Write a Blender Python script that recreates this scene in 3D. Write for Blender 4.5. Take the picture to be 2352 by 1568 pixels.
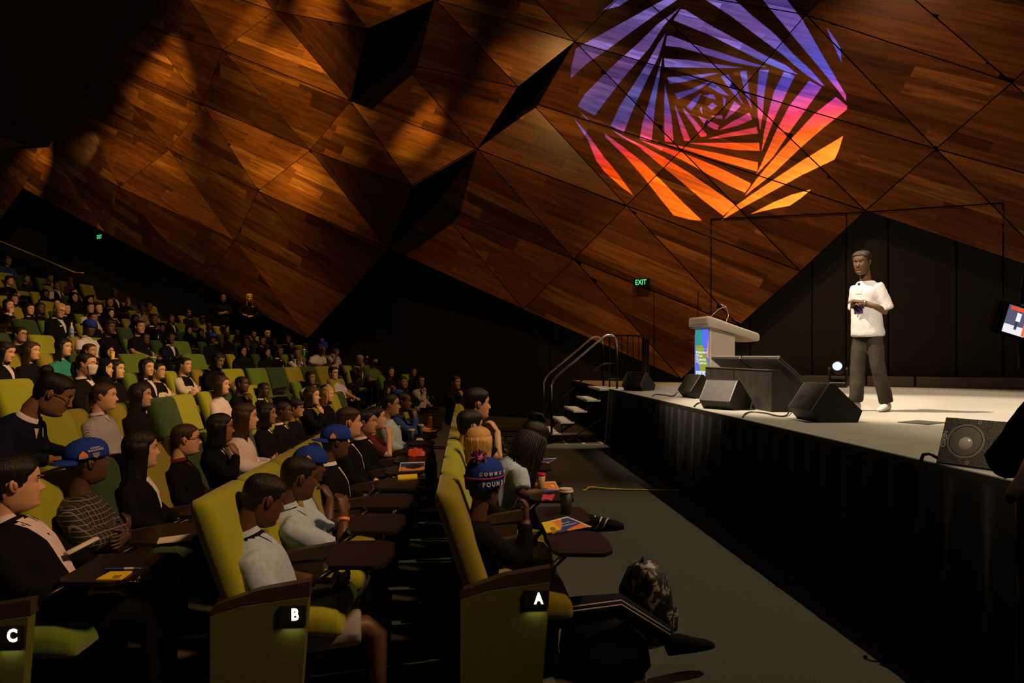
import bpy, bmesh, math, random
import numpy as np
from mathutils import Vector, Matrix, noise as mnoise
from mathutils.geometry import tessellate_polygon
random.seed(7)
for o in list(bpy.data.objects): bpy.data.objects.remove(o, do_unlink=True)
scene = bpy.context.scene
COL = scene.collection
PI = math.pi
# ------------------------------------------------------------ camera (24 mm, level, small vertical shift)
F = 1568.0; PX0 = 1176.0; HZ = 817.0; CZ = 1.6
YAW = math.atan(106.0/F)
FW = Vector((math.sin(YAW), math.cos(YAW), 0)); RT = Vector((math.cos(YAW), -math.sin(YAW), 0)); UP = Vector((0, 0, 1))
CAM = Vector((0, 0, CZ))
cd = bpy.data.cameras.new('camera'); cam = bpy.data.objects.new('camera', cd); COL.objects.link(cam)
cam.location = CAM; cam.rotation_euler = (PI/2, 0, -YAW)
cd.lens = 24.0; cd.sensor_width = 36.0; cd.shift_y = 33.0/2352; cd.clip_start = 0.05; cd.clip_end = 200
scene.camera = cam
scene.view_settings.view_transform = 'Standard'; scene.view_settings.look = 'None'
scene.view_settings.exposure = 0.0; scene.view_settings.gamma = 1.0; scene.view_settings.use_curve_mapping = False
def ray(px, py): return FW + RT*((px-PX0)/F) + UP*((HZ-py)/F)
def atz(px, py, z):
    d = ray(px, py); return CAM + d*((z-CZ)/d.z)
def atx(px, py, x):
    d = ray(px, py); return CAM + d*(x/d.x)
def aty(px, py, y):
    d = ray(px, py); return CAM + d*(y/d.y)
def atd(px, py, dep): return CAM + ray(px, py)*dep
# side wall plane (runs obliquely behind the seats and the stage)
WN = (FW*-1.0 + RT*-0.576); WN.z = 0; WN.normalize()          # normal, towards the room
WP = CAM + FW*17.8
def atw(px, py, off=0.0):
    d = ray(px, py); return CAM + d*(((WP + WN*off) - CAM).dot(WN)/d.dot(WN))
# ------------------------------------------------------------ world and lamps
w = bpy.data.worlds.new('world'); scene.world = w; w.use_nodes = True
w.node_tree.nodes['Background'].inputs[0].default_value = (1.0, 0.72, 0.45, 1)
w.node_tree.nodes['Background'].inputs[1].default_value = 0.006
def spot(name, loc, target, power, ang, blend=0.4, color=(1, .8, .55), size=0.1):
    l = bpy.data.lights.new(name, 'SPOT'); l.energy = power; l.spot_size = math.radians(ang); l.spot_blend = blend
    l.color = color; l.shadow_soft_size = size
    o = bpy.data.objects.new(name, l); COL.objects.link(o); o.location = loc
    o.rotation_euler = (Vector(target)-Vector(loc)).to_track_quat('-Z', 'Y').to_euler()
    return o
# stage wash from the front of house (left, high), warm white, with fill spots added below
spot('stage_wash', (-2.5, 8.0, 12.0), (4.9, 7.9, 1.2), 15000, 23, .5, (1, .80, .56), .12)
spot('stage_wash', (6.5, 10.5, 12.5), (6.0, 10.0, 1.0), 4200, 38, .6, (1, .80, .56), .15)
spot('stage_wash', (6.5, 4.4, 12.5), (5.7, 5.0, 1.0), 2600, 25, .5, (1, .80, .56), .15)
spot('steps_fill', (3.2, 9.5, 11.0), (1.95, 12.7, .6), 3200, 13, .5, (1, .80, .56), .05)  # unseen spot added to brighten the treads and handrails
spot('stage_back_light', (7.4, 6.0, 11.5), (2.2, 5.4, 0), 2600, 31, .7, (1, .82, .50), .04)
spot('speaker_fill', (-1.5, -3.0, 9.5), (4.35, 7.35, 2.1), 7500, 8, .5, (1, .84, .62), .06)  # narrow unseen spot added to whiten the speaker's shirt
spot('stage_wash', (-2.0, 1.5, 11.0), (3.9, 3.0, 1.0), 2600, 15, .6, (1, .80, .56), .1)  # extra unseen lamp added to brighten the front-fill grille
spot('lectern_fill', (.5, 2.5, 11.0), (4.6, 12.4, 1.9), 4200, 11, .6, (1, .80, .56), .1)  # unseen spot added to lift the lectern's near side
# warm light over the seats
spot('house_light', (9.0, 5.0, 9.5), (-9.0, 11.0, 3.0), 5200, 46, .9, (1, .60, .26), .5)
spot('house_light', (9.0, 7.0, 9.5), (-4.0, 11.5, 1.2), 3600, 50, .9, (1, .60, .26), .5)
spot('house_light', (4.5, 1.0, 7.5), (-3.2, 4.6, 1.0), 2300, 52, .9, (1, .56, .26), .4)
spot('house_light', (-6.5, 10.0, 12.0), (-6.5, 10.5, 0.5), 800, 60, .9, (1, .62, .20), .4)
# ------------------------------------------------------------ helpers
def tag(o, label=None, cat=None, group=None, kind=None):
    if label: o['label'] = label
    if cat: o['category'] = cat
    if group: o['group'] = group
    if kind: o['kind'] = kind
    return o
def setparent(o, parent):
    if parent is not None: o.parent = parent
def mesh_obj(name, me, m=None, parent=None):
    o = bpy.data.objects.new(name, me); COL.objects.link(o); setparent(o, parent)
    if m is not None:
        ms = m if isinstance(m, (list, tuple)) else [m]
        if len(me.materials) == 0:
            for x in ms: me.materials.append(x)
    return o
def empty(name, loc=(0, 0, 0), rz=0.0, label=None, cat=None, group=None, kind=None):
    o = bpy.data.objects.new(name, None); COL.objects.link(o); o.location = loc; o.rotation_euler = (0, 0, rz)
    o.empty_display_size = .05
    return tag(o, label, cat, group, kind)
class MB:
    """collects vertices and faces (with material index)"""
    def __init__(s): s.v = []; s.f = []; s.m = []
    def add(s, vs, fs, mi=0):
        n = len(s.v); s.v += [tuple(v) for v in vs]; s.f += [tuple(i+n for i in f) for f in fs]; s.m += [mi]*len(fs); return s
    def box(s, c, d, mi=0, rot=None, bev=0.0):
        x, y, z = d[0]/2, d[1]/2, d[2]/2
        if bev <= 0:
            vs = [(-x,-y,-z),(x,-y,-z),(x,y,-z),(-x,y,-z),(-x,-y,z),(x,-y,z),(x,y,z),(-x,y,z)]
            fs = [(0,3,2,1),(4,5,6,7),(0,1,5,4),(1,2,6,5),(2,3,7,6),(3,0,4,7)]
        else:
            b = min(bev, x*.9, y*.9, z*.9)
            vs = []; 
            for zz, k in ((-z, 1), (-z+b, 0), (z-b, 0), (z, 1)):
                ix, iy = (x-b, y-b) if k else (x, y)
                c8 = [(-ix, -iy+b*(1-k)), (-ix+b*(1-k), -iy), (ix-b*(1-k), -iy), (ix, -iy+b*(1-k)), (ix, iy-b*(1-k)), (ix-b*(1-k), iy), (-ix+b*(1-k), iy), (-ix, iy-b*(1-k))]
                if k: c8 = [(-ix, -iy+b*.01), (-ix+b*.01, -iy), (ix-b*.01, -iy), (ix, -iy+b*.01), (ix, iy-b*.01), (ix-b*.01, iy), (-ix+b*.01, iy), (-ix, iy-b*.01)]
                vs += [(a, bb, zz) for a, bb in c8]
            fs = [tuple(reversed(range(8))), tuple(range(24, 32))]
            for r in range(3):
                for i in range(8): j = (i+1) % 8; fs.append((r*8+i, r*8+j, r*8+8+j, r*8+8+i))
        if rot is not None: vs = [rot @ Vector(v) for v in vs]
        return s.add([(v[0]+c[0], v[1]+c[1], v[2]+c[2]) for v in vs], fs, mi)
    def loft(s, rings, mi=0, caps=True, close=True):
        n = len(rings[0]); vs = [p for r in rings for p in r]; fs = []
        for r in range(len(rings)-1):
            for i in range(n if close else n-1):
                j = (i+1) % n; fs.append((r*n+i, r*n+j, (r+1)*n+j, (r+1)*n+i))
        if caps: fs.append(tuple(reversed(range(n)))); fs.append(tuple(range((len(rings)-1)*n, len(rings)*n)))
        return s.add(vs, fs, mi)
    def tube(s, pts, rad, n=8, mi=0, flat=1.0, up=None):
        """tube along points; rad one value or per point; round ends"""
        pts = [Vector(p) for p in pts]; rs = rad if isinstance(rad, (list, tuple)) else [rad]*len(pts)
        rings = []; prev = Vector(up) if up is not None else None
        for i, p in enumerate(pts):
            t = (pts[min(i+1, len(pts)-1)] - pts[max(i-1, 0)])
            if t.length < 1e-9: t = Vector((0, 0, 1))
            t.normalize()
            if prev is None: prev = Vector((0, 0, 1)) if abs(t.z) < .9 else Vector((1, 0, 0))
            b = t.cross(prev)
            if b.length < 1e-6: b = t.cross(Vector((1, 0.1, 0)))
            b.normalize(); u = b.cross(t).normalized(); prev = u
            rings.append([p + b*(math.cos(a)*rs[i]) + u*(math.sin(a)*rs[i]*flat) for a in [2*PI*k/n for k in range(n)]])
        return s.loft(rings, mi)
    def cyl(s, c, r, h, n=16, mi=0, r2=None):
        r2 = r if r2 is None else r2
        return s.loft([[(c[0]+math.cos(2*PI*k/n)*q, c[1]+math.sin(2*PI*k/n)*q, c[2]+z) for k in range(n)] for q, z in ((r, 0), (r2, h))], mi)
    def lathe(s, c, prof, n=16, mi=0):
        return s.loft([[(c[0]+math.cos(2*PI*k/n)*q, c[1]+math.sin(2*PI*k/n)*q, c[2]+z) for k in range(n)] for q, z in prof], mi)
    def ell(s, c, r, n=10, m=7, mi=0, rot=None):
        rings = []
        for j in range(m+1):
            th = PI*(j+.001)/(m+.002); rr = []
            for k in range(n):
                v = Vector((r[0]*math.sin(th)*math.cos(2*PI*k/n), r[1]*math.sin(th)*math.sin(2*PI*k/n), -r[2]*math.cos(th)))
                if rot is not None: v = rot @ v
                rr.append((c[0]+v.x, c[1]+v.y, c[2]+v.z))
            rings.append(rr)
        return s.loft(rings, mi)
    def prism(s, poly, axis, a, b, mi=0):
        """polygon (2D) extruded along axis 0/1/2 from a to b"""
        def P(u, v, t):
            return (t, u, v) if axis == 0 else ((u, t, v) if axis == 1 else (u, v, t))
        n = len(poly)
        vs = [P(u, v, a) for u, v in poly] + [P(u, v, b) for u, v in poly]
        fs = [tuple(reversed(range(n))), tuple(range(n, 2*n))] + [(i, (i+1) % n, n+(i+1) % n, n+i) for i in range(n)]
        return s.add(vs, fs, mi)
    def xf(s, M):
        s.v = [tuple(M @ Vector(v)) for v in s.v]; return s
    def mesh(s, name, mats=None, smooth=False):
        me = bpy.data.meshes.new(name); me.from_pydata(s.v, [], s.f)
        if mats is not None:
            for m in (mats if isinstance(mats, (list, tuple)) else [mats]): me.materials.append(m)
        if any(s.m): me.polygons.foreach_set('material_index', s.m)
        bm = bmesh.new(); bm.from_mesh(me); bmesh.ops.recalc_face_normals(bm, faces=bm.faces); bm.to_mesh(me); bm.free()
        if smooth: me.polygons.foreach_set('use_smooth', [True]*len(me.polygons))
        me.update(); return me
    def build(s, name, mats, parent=None, smooth=False):
        return mesh_obj(name, s.mesh(name, mats, smooth), None, parent)
def autosmooth(o, ang=35):
    me = o.data; bm = bmesh.new(); bm.from_mesh(me); a = math.radians(ang)
    for f in bm.faces: f.smooth = True
    for e in bm.edges:
        e.smooth = not (len(e.link_faces) == 2 and e.calc_face_angle(0) > a)
    bm.to_mesh(me); bm.free(); return o
def clip(poly, nx, ny, c):
    """keep nx*x+ny*y <= c"""
    out = []
    for i in range(len(poly)):
        a, b = poly[i], poly[(i+1) % len(poly)]
        da, db = nx*a[0]+ny*a[1]-c, nx*b[0]+ny*b[1]-c
        if da <= 0: out.append(a)
        if (da < 0 < db) or (db < 0 < da):
            t = da/(da-db); out.append((a[0]+(b[0]-a[0])*t, a[1]+(b[1]-a[1])*t))
    return out
def area2(p): return .5*sum(p[i][0]*p[(i+1) % len(p)][1]-p[(i+1) % len(p)][0]*p[i][1] for i in range(len(p)))
# ------------------------------------------------------------ materials
MATS = {}
def mat(name, col, rough=.7, metal=0.0, emit=None, es=1.0, spec=.5, noise=0.0, nscale=40.0, bump=0.0, sheen=0.0, trans=0.0, alpha=1.0):
    if name in MATS: return MATS[name]
    m = bpy.data.materials.new(name); m.use_nodes = True; nt = m.node_tree; b = nt.nodes['Principled BSDF']
    b.inputs['Base Color'].default_value = (*col, 1); b.inputs['Roughness'].default_value = rough; b.inputs['Metallic'].default_value = metal
    b.inputs['Specular IOR Level'].default_value = spec
    if sheen: b.inputs['Sheen Weight'].default_value = sheen
    if trans: b.inputs['Transmission Weight'].default_value = trans
    if emit is not None:
        b.inputs['Emission Color'].default_value = (*emit, 1); b.inputs['Emission Strength'].default_value = es
    if noise or bump:
        tc = nt.nodes.new('ShaderNodeTexCoord'); nz = nt.nodes.new('ShaderNodeTexNoise'); nz.inputs['Scale'].default_value = nscale
        nz.inputs['Detail'].default_value = 3
        nt.links.new(tc.outputs['Object'], nz.inputs['Vector'])
        if noise:
            mx = nt.nodes.new('ShaderNodeMix'); mx.data_type = 'RGBA'
            mx.inputs[6].default_value = tuple(c*(1-noise) for c in col)+(1,); mx.inputs[7].default_value = tuple(min(1, c*(1+noise)) for c in col)+(1,)
            cr = nt.nodes.new('ShaderNodeMapRange'); cr.inputs[1].default_value = .3; cr.inputs[2].default_value = .7
            nt.links.new(nz.outputs[0], cr.inputs[0]); nt.links.new(cr.outputs[0], mx.inputs[0]); nt.links.new(mx.outputs[2], b.inputs['Base Color'])
        if bump:
            bp = nt.nodes.new('ShaderNodeBump'); bp.inputs['Strength'].default_value = bump; bp.inputs['Distance'].default_value = .01
            nt.links.new(nz.outputs[0], bp.inputs['Height']); nt.links.new(bp.outputs[0], b.inputs['Normal'])
    MATS[name] = m; return m
def wood(name, c1, c2, rough=.34):
    m = bpy.data.materials.new(name); m.use_nodes = True; nt = m.node_tree; N = nt.nodes.new; L = nt.links.new
    b = nt.nodes['Principled BSDF']; uv = N('ShaderNodeUVMap'); uv.uv_map = 'UVMap'
    mp = N('ShaderNodeMapping'); mp.inputs['Scale'].default_value = (.55, 9.0, 1); L(uv.outputs[0], mp.inputs[0])
    nz = N('ShaderNodeTexNoise'); nz.inputs['Scale'].default_value = 1.3; nz.inputs['Detail'].default_value = 5; nz.inputs['Roughness'].default_value = .6
    nz.inputs['Distortion'].default_value = .6; L(mp.outputs[0], nz.inputs['Vector'])
    mp2 = N('ShaderNodeMapping'); mp2.inputs['Scale'].default_value = (3.0, 90.0, 1); L(uv.outputs[0], mp2.inputs[0])
    nz2 = N('ShaderNodeTexNoise'); nz2.inputs['Scale'].default_value = 1.0; nz2.inputs['Detail'].default_value = 2; L(mp2.outputs[0], nz2.inputs['Vector'])
    ad = N('ShaderNodeMath'); ad.operation = 'MULTIPLY_ADD'; ad.inputs[1].default_value = .35; L(nz2.outputs[0], ad.inputs[0]); L(nz.outputs[0], ad.inputs[2])
    cr = N('ShaderNodeValToRGB'); e = cr.color_ramp.elements; e[0].position = .50; e[0].color = (*c1, 1); e[1].position = .82; e[1].color = (*c2, 1)
    L(ad.outputs[0], cr.inputs[0]); L(cr.outputs[0], b.inputs['Base Color'])
    b.inputs['Roughness'].default_value = rough; b.inputs['Specular IOR Level'].default_value = .35
    MATS[name] = m; return m
WOODS = [wood('walnut_'+n, c1, c2) for n, c1, c2 in (
    ('deep', (.042, .015, .005), (.120, .043, .012)), ('brown', (.095, .034, .010), (.22, .084, .024)),
    ('red', (.12, .042, .012), (.27, .105, .030)), ('amber', (.15, .056, .015), (.42, .19, .060)),
    ('dark', (.080, .028, .009), (.19, .070, .020)))]
BLACK = mat('black_gap', (.004, .004, .004), .9, spec=.1)
DWALL = mat('charcoal_wall_panel', (.030, .028, .026), .85, spec=.15, noise=.15, nscale=60)
SEAM = mat('dark_joint', (.003, .003, .003), .9, spec=.05)
CARPET = mat('charcoal_carpet', (.085, .078, .062), .95, spec=.1, noise=.35, nscale=140)
STAGEC = mat('grey_stage_carpet', (.36, .34, .31), .95, spec=.1, noise=.28, nscale=90)
SKIRT = mat('black_skirt_cloth', (.009, .0078, .007), .8, spec=.15, sheen=.1)
METALB = mat('black_metal', (.012, .012, .012), .35, metal=.6)
STEEL = mat('brushed_steel', (.55, .52, .47), .28, metal=1.0)
PLASTB = mat('black_plastic', (.012, .012, .012), .45)
# ------------------------------------------------------------ floor, seating terraces
XB = lambda k: -0.10 - 1.04*k                     # plane of the seat backs of row k
ZF = [0, 0, 0, .18, .40, .65, .93, 1.23, 1.53, 1.85, 2.17, 2.50, 2.83, 3.16, 3.5]
fl = empty('floor', (0, 0, 0), kind='structure')
MB().box((-5, 13, -.05), (50, 44, .1)).build('floor_slab', CARPET, fl)
def bend(k, y):
    b, y0 = (.33, 11.0) if k <= 5 else ((.25, 14.0) if k == 6 else (.15, 17.0))
    return b*max(0.0, y-y0)
def bend_rz(k, y):
    b, y0 = (.33, 11.0) if k <= 5 else ((.25, 14.0) if k == 6 else (.15, 17.0))
    return -math.atan(b) if y > y0 else 0.0
def wall_y(x):                                     # world y of the side wall at world x
    return (WP.dot(WN) - x*WN.x)/WN.y
for k in range(3, 15):
    x1 = XB(k-1)-.28; x0 = XB(k)-.28 if k < 14 else XB(k)-4
    z = ZF[k]; ys = [-1, 5, 11, 14, 17, 20, 23, 26, 29, 32, 36, 40]
    near_ = [(x1+bend(k-1, y), y) for y in ys]; far_ = [(x0+(bend(k, y) if k < 14 else 0), y) for y in reversed(ys)]
    MB().prism([p for p in near_+far_], 2, 0.001*k, z).build('terrace_step', CARPET, fl)
# ------------------------------------------------------------ side wall: charcoal panels with open joints
wl = empty('wall_left', (0, 0, 0), kind='structure')
T = WN.cross(UP); T.normalize()
if T.dot(RT) < 0: T = -T
def wall_s(px): return (atw(px, HZ)-WP).dot(T)
seams = [-400, -150, 60, 175, 290, 420, 560, 700, 855, 950, 1048, 1150, 1262, 1380, 1500, 1615, 1722, 1865, 1943, 2040, 2197, 2305, 2420, 2600, 2900]
for a, b in zip(seams[:-1], seams[1:]):
    s0, s1 = wall_s(a), wall_s(b); g = .012
    c = WP*1.0 + T*((s0+s1)/2); 
    R = Matrix((T, WN*-1, UP)).transposed()
    m = MB().box((0, 0, 0), (s1-s0-g*2, .06, 14.0), rot=R); m.xf(Matrix.Translation(Vector((c.x, c.y, 6.9)) - WN*.06))
    m.build('wall_panel', DWALL, wl)
s0, s1 = wall_s(-400), wall_s(2900)
R = Matrix((T, WN*-1, UP)).transposed(); c = WP + T*((s0+s1)/2)
MB().box((0, 0, 0), (s1-s0, .1, 14.2), rot=R).xf(Matrix.Translation(Vector((c.x, c.y, 6.9)) - WN*.16)).build('wall_backing', SEAM, wl)
# ------------------------------------------------------------ faceted timber wall
V = {1:(512,115,.35),2:(630,25,-.05),3:(466,241,.12),4:(389,344,.05),5:(274,430,.35),6:(713,345,.05),7:(593,439,.45),8:(53,432,.3),
 9:(844,66,1.15),10:(805.5,232,.1),11:(999,-1,.35),12:(1097,343,.35),13:(947,429,1.15),14:(1190,200,.55),15:(893,571,.3),16:(540,552,.35),
 17:(462,648,.2),18:(243,535,.2),19:(707,777,.2),20:(798,678,.15),21:(1202,710,.12),22:(1318,595,.12),23:(1439,472,.12),24:(1000,467,-.02),
 25:(1851,34,.12),26:(1701,208,.12),27:(2150,342,.12),28:(1988,484,.12),29:(2324,190,.12),30:(1321,96,.2),31:(1565,345,.12),32:(1839,623,.12),
 33:(1565,870,.12),34:(1697,748,.12),35:(926,146,-.02),36:(1220,235,-.02),
 40:(1130,-107,.3),41:(1450,-34,.12),42:(1640,-150,.12),43:(1985,-100,.12),44:(2445,638,.12),45:(2620,470,.12),46:(2480,40,.12),47:(2900,780,.12),
 48:(690,-122,.3),49:(530,-95,.0),50:(400,-55,.3),51:(335,65,.1),52:(212,133,.2),53:(187,260,.1),54:(105,328,.15),55:(-5,345,.1),56:(-80,620,.1),
 57:(1250,-240,.1),58:(230,-60,.1),59:(100,60,.1),60:(60,200,.1)}
TR = [(2,10,1),(1,10,6),(1,6,3),(3,6,7),(3,7,4),(4,7,16),(4,16,5),(5,16,17),(5,17,18),(7,6,15),(7,15,20),(7,20,16),(16,20,19),(16,19,17),
 (6,10,13),(6,13,15),(10,12,13),(2,9,10),(48,11,9),(48,9,2),(49,48,2),(50,2,1),(50,49,2),(51,50,1),(51,1,3),(52,51,3),(52,3,4),(53,52,4),(53,4,5),
 (54,53,5),(54,5,18),(54,18,8),(55,54,8),(55,8,56),(48,40,11),(58,50,51),(58,51,52),(59,58,52),(59,52,53),(60,59,53),(60,53,54),(60,54,55),
 (11,14,35),(35,14,12),(35,12,10),(11,30,14),(11,40,30),(40,41,30),(30,41,26),(30,26,31),(30,31,36),(36,31,23),(36,23,12),(12,23,22),(12,22,24),
 (24,22,21),(24,21,15),(21,22,33),(22,34,33),(22,23,34),(23,32,34),(23,31,32),(31,28,32),(31,26,28),(26,27,28),(26,25,27),(25,29,27),
 (41,25,26),(41,42,25),(42,43,25),(43,29,25),(28,27,44),(27,45,44),(29,45,27),(29,46,45),(43,46,29),(44,45,47),(57,42,41),(40,57,41)]
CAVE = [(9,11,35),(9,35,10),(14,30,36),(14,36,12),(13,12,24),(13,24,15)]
P3 = {k: atw(x, y, ((off-.1)*1.6+.1 if (off < 1 and x < 1110) else off)+.10) for k, (x, y, off) in V.items()}
gdir = (P3[10]-P3[1]).normalized()
gdir2 = (P3[10]-P3[2]).normalized()
SPECIAL = {(2,9,10): gdir2, (6,13,15): gdir2}
tw = empty('wall_timber', (0, 0, 0), kind='structure')
cands = []
rnd = random.Random(11)
for tri in TR:
    A, B, C = (P3[i] for i in tri)
    n = (B-A).cross(C-A).normalized()
    if n.dot(WN) < 0: n = -n; B, C = C, B
    g = SPECIAL.get(tri, gdir); u = (g - n*g.dot(n)).normalized(); v = n.cross(u)
    O = (A+B+C)/3
    poly = [((p-O).dot(u), (p-O).dot(v)) for p in (A, B, C)]
    if area2(poly) < 0: poly.reverse()
    e = .011                                       # shrink: the dark joints between the facets
    sh = list(poly)
    for i in range(3):
        a, b = poly[i], poly[(i+1) % 3]; dx, dy = b[0]-a[0], b[1]-a[1]; l = math.hypot(dx, dy)
        nx, ny = dy/l, -dx/l; sh = clip(sh, nx, ny, nx*a[0]+ny*a[1]-e)
    back = MB(); q = len(sh)
    tov = lambda p, h: O + u*p[0] + v*p[1] + n*h
    back.add([tov(p, 0) for p in sh]+[tov(p, -.09) for p in sh], [tuple(range(q)), tuple(reversed(range(q, 2*q)))]+[(i, (i+1) % q, q+(i+1) % q, q+i) for i in range(q)])
    panel = back.build('wall_facet', BLACK, tw)
    ys = [p[1] for p in sh]; xs = [p[0] for p in sh]; y = min(ys)-rnd.random()*.1
    while y < max(ys):
        h = rnd.choice((.12, .20, .28, .28, .40)); x = min(xs)-rnd.random()*1.5
        while x < max(xs):
            ln = rnd.choice((1.4, 2.2, 3.0, 4.2))
            pl = clip(clip(clip(clip(list(sh), -1, 0, -x), 1, 0, x+ln), 0, -1, -y), 0, 1, y+h)
            if len(pl) >= 3 and abs(area2(pl)) > .01:
                cc = tov(pl[0], 0)-CAM; cands.append((abs(area2(pl))/cc.length_squared*n.dot(-cc.normalized()), pl, O, u, v, n, panel, rnd.choice((0, 1, 1, 2, 2, 3, 4, 4)) if tri != (10,12,13) else rnd.choice((2, 3)), rnd.random()*40, rnd.random()*.002))  # one brightly lit facet takes only paler planks: light put into the wood tone
            x += ln
        y += h
cands.sort(key=lambda c: -c[0])
def plank_geo(c):
    _, pl, O, u, v, n, panel, mi, ru, lift = c; q = len(pl)
    vs = [O+u*p[0]+v*p[1]+n*(.006+lift) for p in pl]+[O+u*p[0]+v*p[1]+n*0.0005 for p in pl]
    fs = [tuple(range(q))]+[(i, q+i, q+(i+1) % q, (i+1) % q) for i in range(q)]
    uvs = [(p[0]+ru, p[1]+ru*1.7) for p in pl]
    return vs, fs, uvs+uvs, mi
def plank_mesh(cs, name):
    vs, fs, uv, mi = [], [], [], []
    for c in cs:
        a, b, d, e = plank_geo(c); k = len(vs); vs += a; fs += [tuple(i+k for i in f) for f in b]; uv += d; mi += [e]*len(b)
    me = bpy.data.meshes.new(name); me.from_pydata(vs, [], fs)
    if len(cs) == 1: me.materials.append(WOODS[mi[0]])
    else:
        for m in WOODS: me.materials.append(m)
        me.polygons.foreach_set('material_index', mi)
    l = me.uv_layers.new(name='UVMap'); idx = np.zeros(len(me.loops), dtype=np.int32); me.loops.foreach_get('vertex_index', idx)
    l.data.foreach_set('uv', np.array(uv, dtype=np.float32)[idx].ravel()); me.update(); return me
for c in cands[:300]:
    mesh_obj('plank', plank_mesh([c], 'plank'), None, c[6])
tag(mesh_obj('plank_field', plank_mesh(cands[300:], 'plank_field'), None, tw), kind='stuff')
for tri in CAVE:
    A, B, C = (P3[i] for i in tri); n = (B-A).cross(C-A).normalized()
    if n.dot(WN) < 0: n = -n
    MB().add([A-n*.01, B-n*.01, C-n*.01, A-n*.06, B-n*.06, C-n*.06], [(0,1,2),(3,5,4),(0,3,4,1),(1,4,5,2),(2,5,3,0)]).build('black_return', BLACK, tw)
# door leaf cut in the timber: dark joint lines with steel hinges
dr = empty('door_1', (0, 0, 0), kind='structure')
def wstrip(name, p, q, wd, m, off=.245, th=.004, par=dr):
    a, b = atw(p[0], p[1], off), atw(q[0], q[1], off); d = (b-a).normalized(); s = d.cross(WN).normalized()*wd/2
    MB().add([a-s, a+s, b+s, b-s, a-s-WN*th, a+s-WN*th, b+s-WN*th, b-s-WN*th], [(0,1,2,3),(0,4,5,1),(1,5,6,2),(2,6,7,3),(3,7,4,0),(4,7,6,5)]).build(name, m, par)
wstrip('door_joint', (1633, 503), (1988, 487), .022, SEAM); wstrip('door_joint', (1990, 487), (2303, 466), .022, SEAM)
wstrip('door_joint', (1633, 503), (1633, 800), .022, SEAM); wstrip('door_joint', (2304, 466), (2304, 592), .022, SEAM)
wstrip('door_joint', (1944, 489), (1944, 528), .02, SEAM)
wstrip('door_joint', (1502, 672), (1502, 840), .014, SEAM); wstrip('door_joint', (1603, 668), (1603, 740), .012, SEAM)
for y0, y1 in ((518, 528), (537, 547), (556, 566), (704, 713)): wstrip('hinge', (1633, y0), (1633, y1), .02, STEEL, .252)
for y0, y1 in ((482, 493), (500, 513), (525, 535)): wstrip('hinge', (2304, y0), (2304, y1), .02, STEEL, .252)
# soffit over the top rows with its downlight
SZ = 8.5
sf = empty('ceiling', (0, 0, 0), kind='structure')
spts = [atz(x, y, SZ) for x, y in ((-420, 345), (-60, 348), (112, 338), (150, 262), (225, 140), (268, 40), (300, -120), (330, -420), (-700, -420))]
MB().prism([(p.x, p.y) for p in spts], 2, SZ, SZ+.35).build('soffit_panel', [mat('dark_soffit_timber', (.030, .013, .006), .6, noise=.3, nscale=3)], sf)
gp = [atz(x, y, SZ-.02) for x, y in ((-60, 306), (2, 315), (54, 333), (2, 346), (-60, 352))]
MB().prism([(p.x, p.y) for p in gp], 2, SZ-.03, SZ-.005).build('soffit_opening', [mat('grey_plaster', (.30, .25, .25), .8)], sf)
dl = empty('downlight', atz(40, 290, SZ), label='round recessed downlight glowing in the dark soffit above the top rows', cat='light')
MB().lathe((0, 0, -.03), [(.13, .03), (.16, .03), (.16, 0), (.13, .005)], 20).build('trim_ring', PLASTB, dl)
MB().cyl((0, 0, -.022), .13, .012, 20).build('lamp_lens', mat('lamp_glow', (1, .9, .75), emit=(1, .85, .62), es=14), dl)
p = atz(40, 290, SZ); spot('downlight_lamp', (p.x, p.y, SZ-.06), (p.x, p.y, 0), 60, 120, .8, (1, .75, .45), .1)
# light-fitting row above the timber wall (out of frame) washing the facets
def wash(px, py, out, up, power, ang, color=(1, .62, .20), size=.06, blend=.8):
    t = atw(px, py, .2); s = t + WN*out + UP*up
    spot('wall_washer', s, t, power, ang, blend, color, size)
O_ = (1, .52, .085)
def wash2(px, py, spx, spy, out, up, power, ang, color=O_, blend=1.0, size=.12):
    t = atw(px, py, .2); s = atw(spx, HZ, out); s.z = t.z + up
    spot('wall_washer', s, t, power, ang, blend, color, size)
# broad warm light down the facets from the lighting bars, plus one added fill
wash2(640, 430, 640, 0, 2.9, 8.5, 3600, 58)
wash2(330, 430, 300, 0, 2.4, 7.0, 2100, 62)
wash2(900, 150, 930, 0, 3.5, 6.0, 520, 56)
wash2(620, 640, 560, 0, 3.5, 8.0, 900, 40)
wash2(480, 190, 470, 0, 4.2, 6.0, 1000, 58)  # fill lamp added to even out the dark gap between the cones
# tighter pools
wash2(575, 85, 560, 0, 1.6, 3.4, 700, 28)
wash2(920, 15, 930, 0, 2.2, 2.4, 600, 34)
wash2(965, 365, 985, 0, 2.4, 4.6, 1500, 20)
wash2(690, 460, 700, 0, 2.0, 4.8, 800, 24)
wash2(205, 352, 195, 0, 1.1, .5, 45, 62, (1, .85, .6))  # lamp added close to the wall to imitate a spot of glare
wash2(70, 430, 60, 0, 1.6, 2.6, 330, 58)
wash2(460, 20, 460, 0, 1.2, 2.6, 200, 30)
wash(1250, 560, 4.0, 8.0, 800, 62, (1, .47, .12))
wash(1650, 620, 4.0, 8.0, 1150, 52, (1, .47, .12))
wash(2080, 400, 4.0, 6.5, 560, 62, (1, .46, .18))
wash(1280, 200, 3.0, 5.0, 120, 50, (1, .52, .12))
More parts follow.
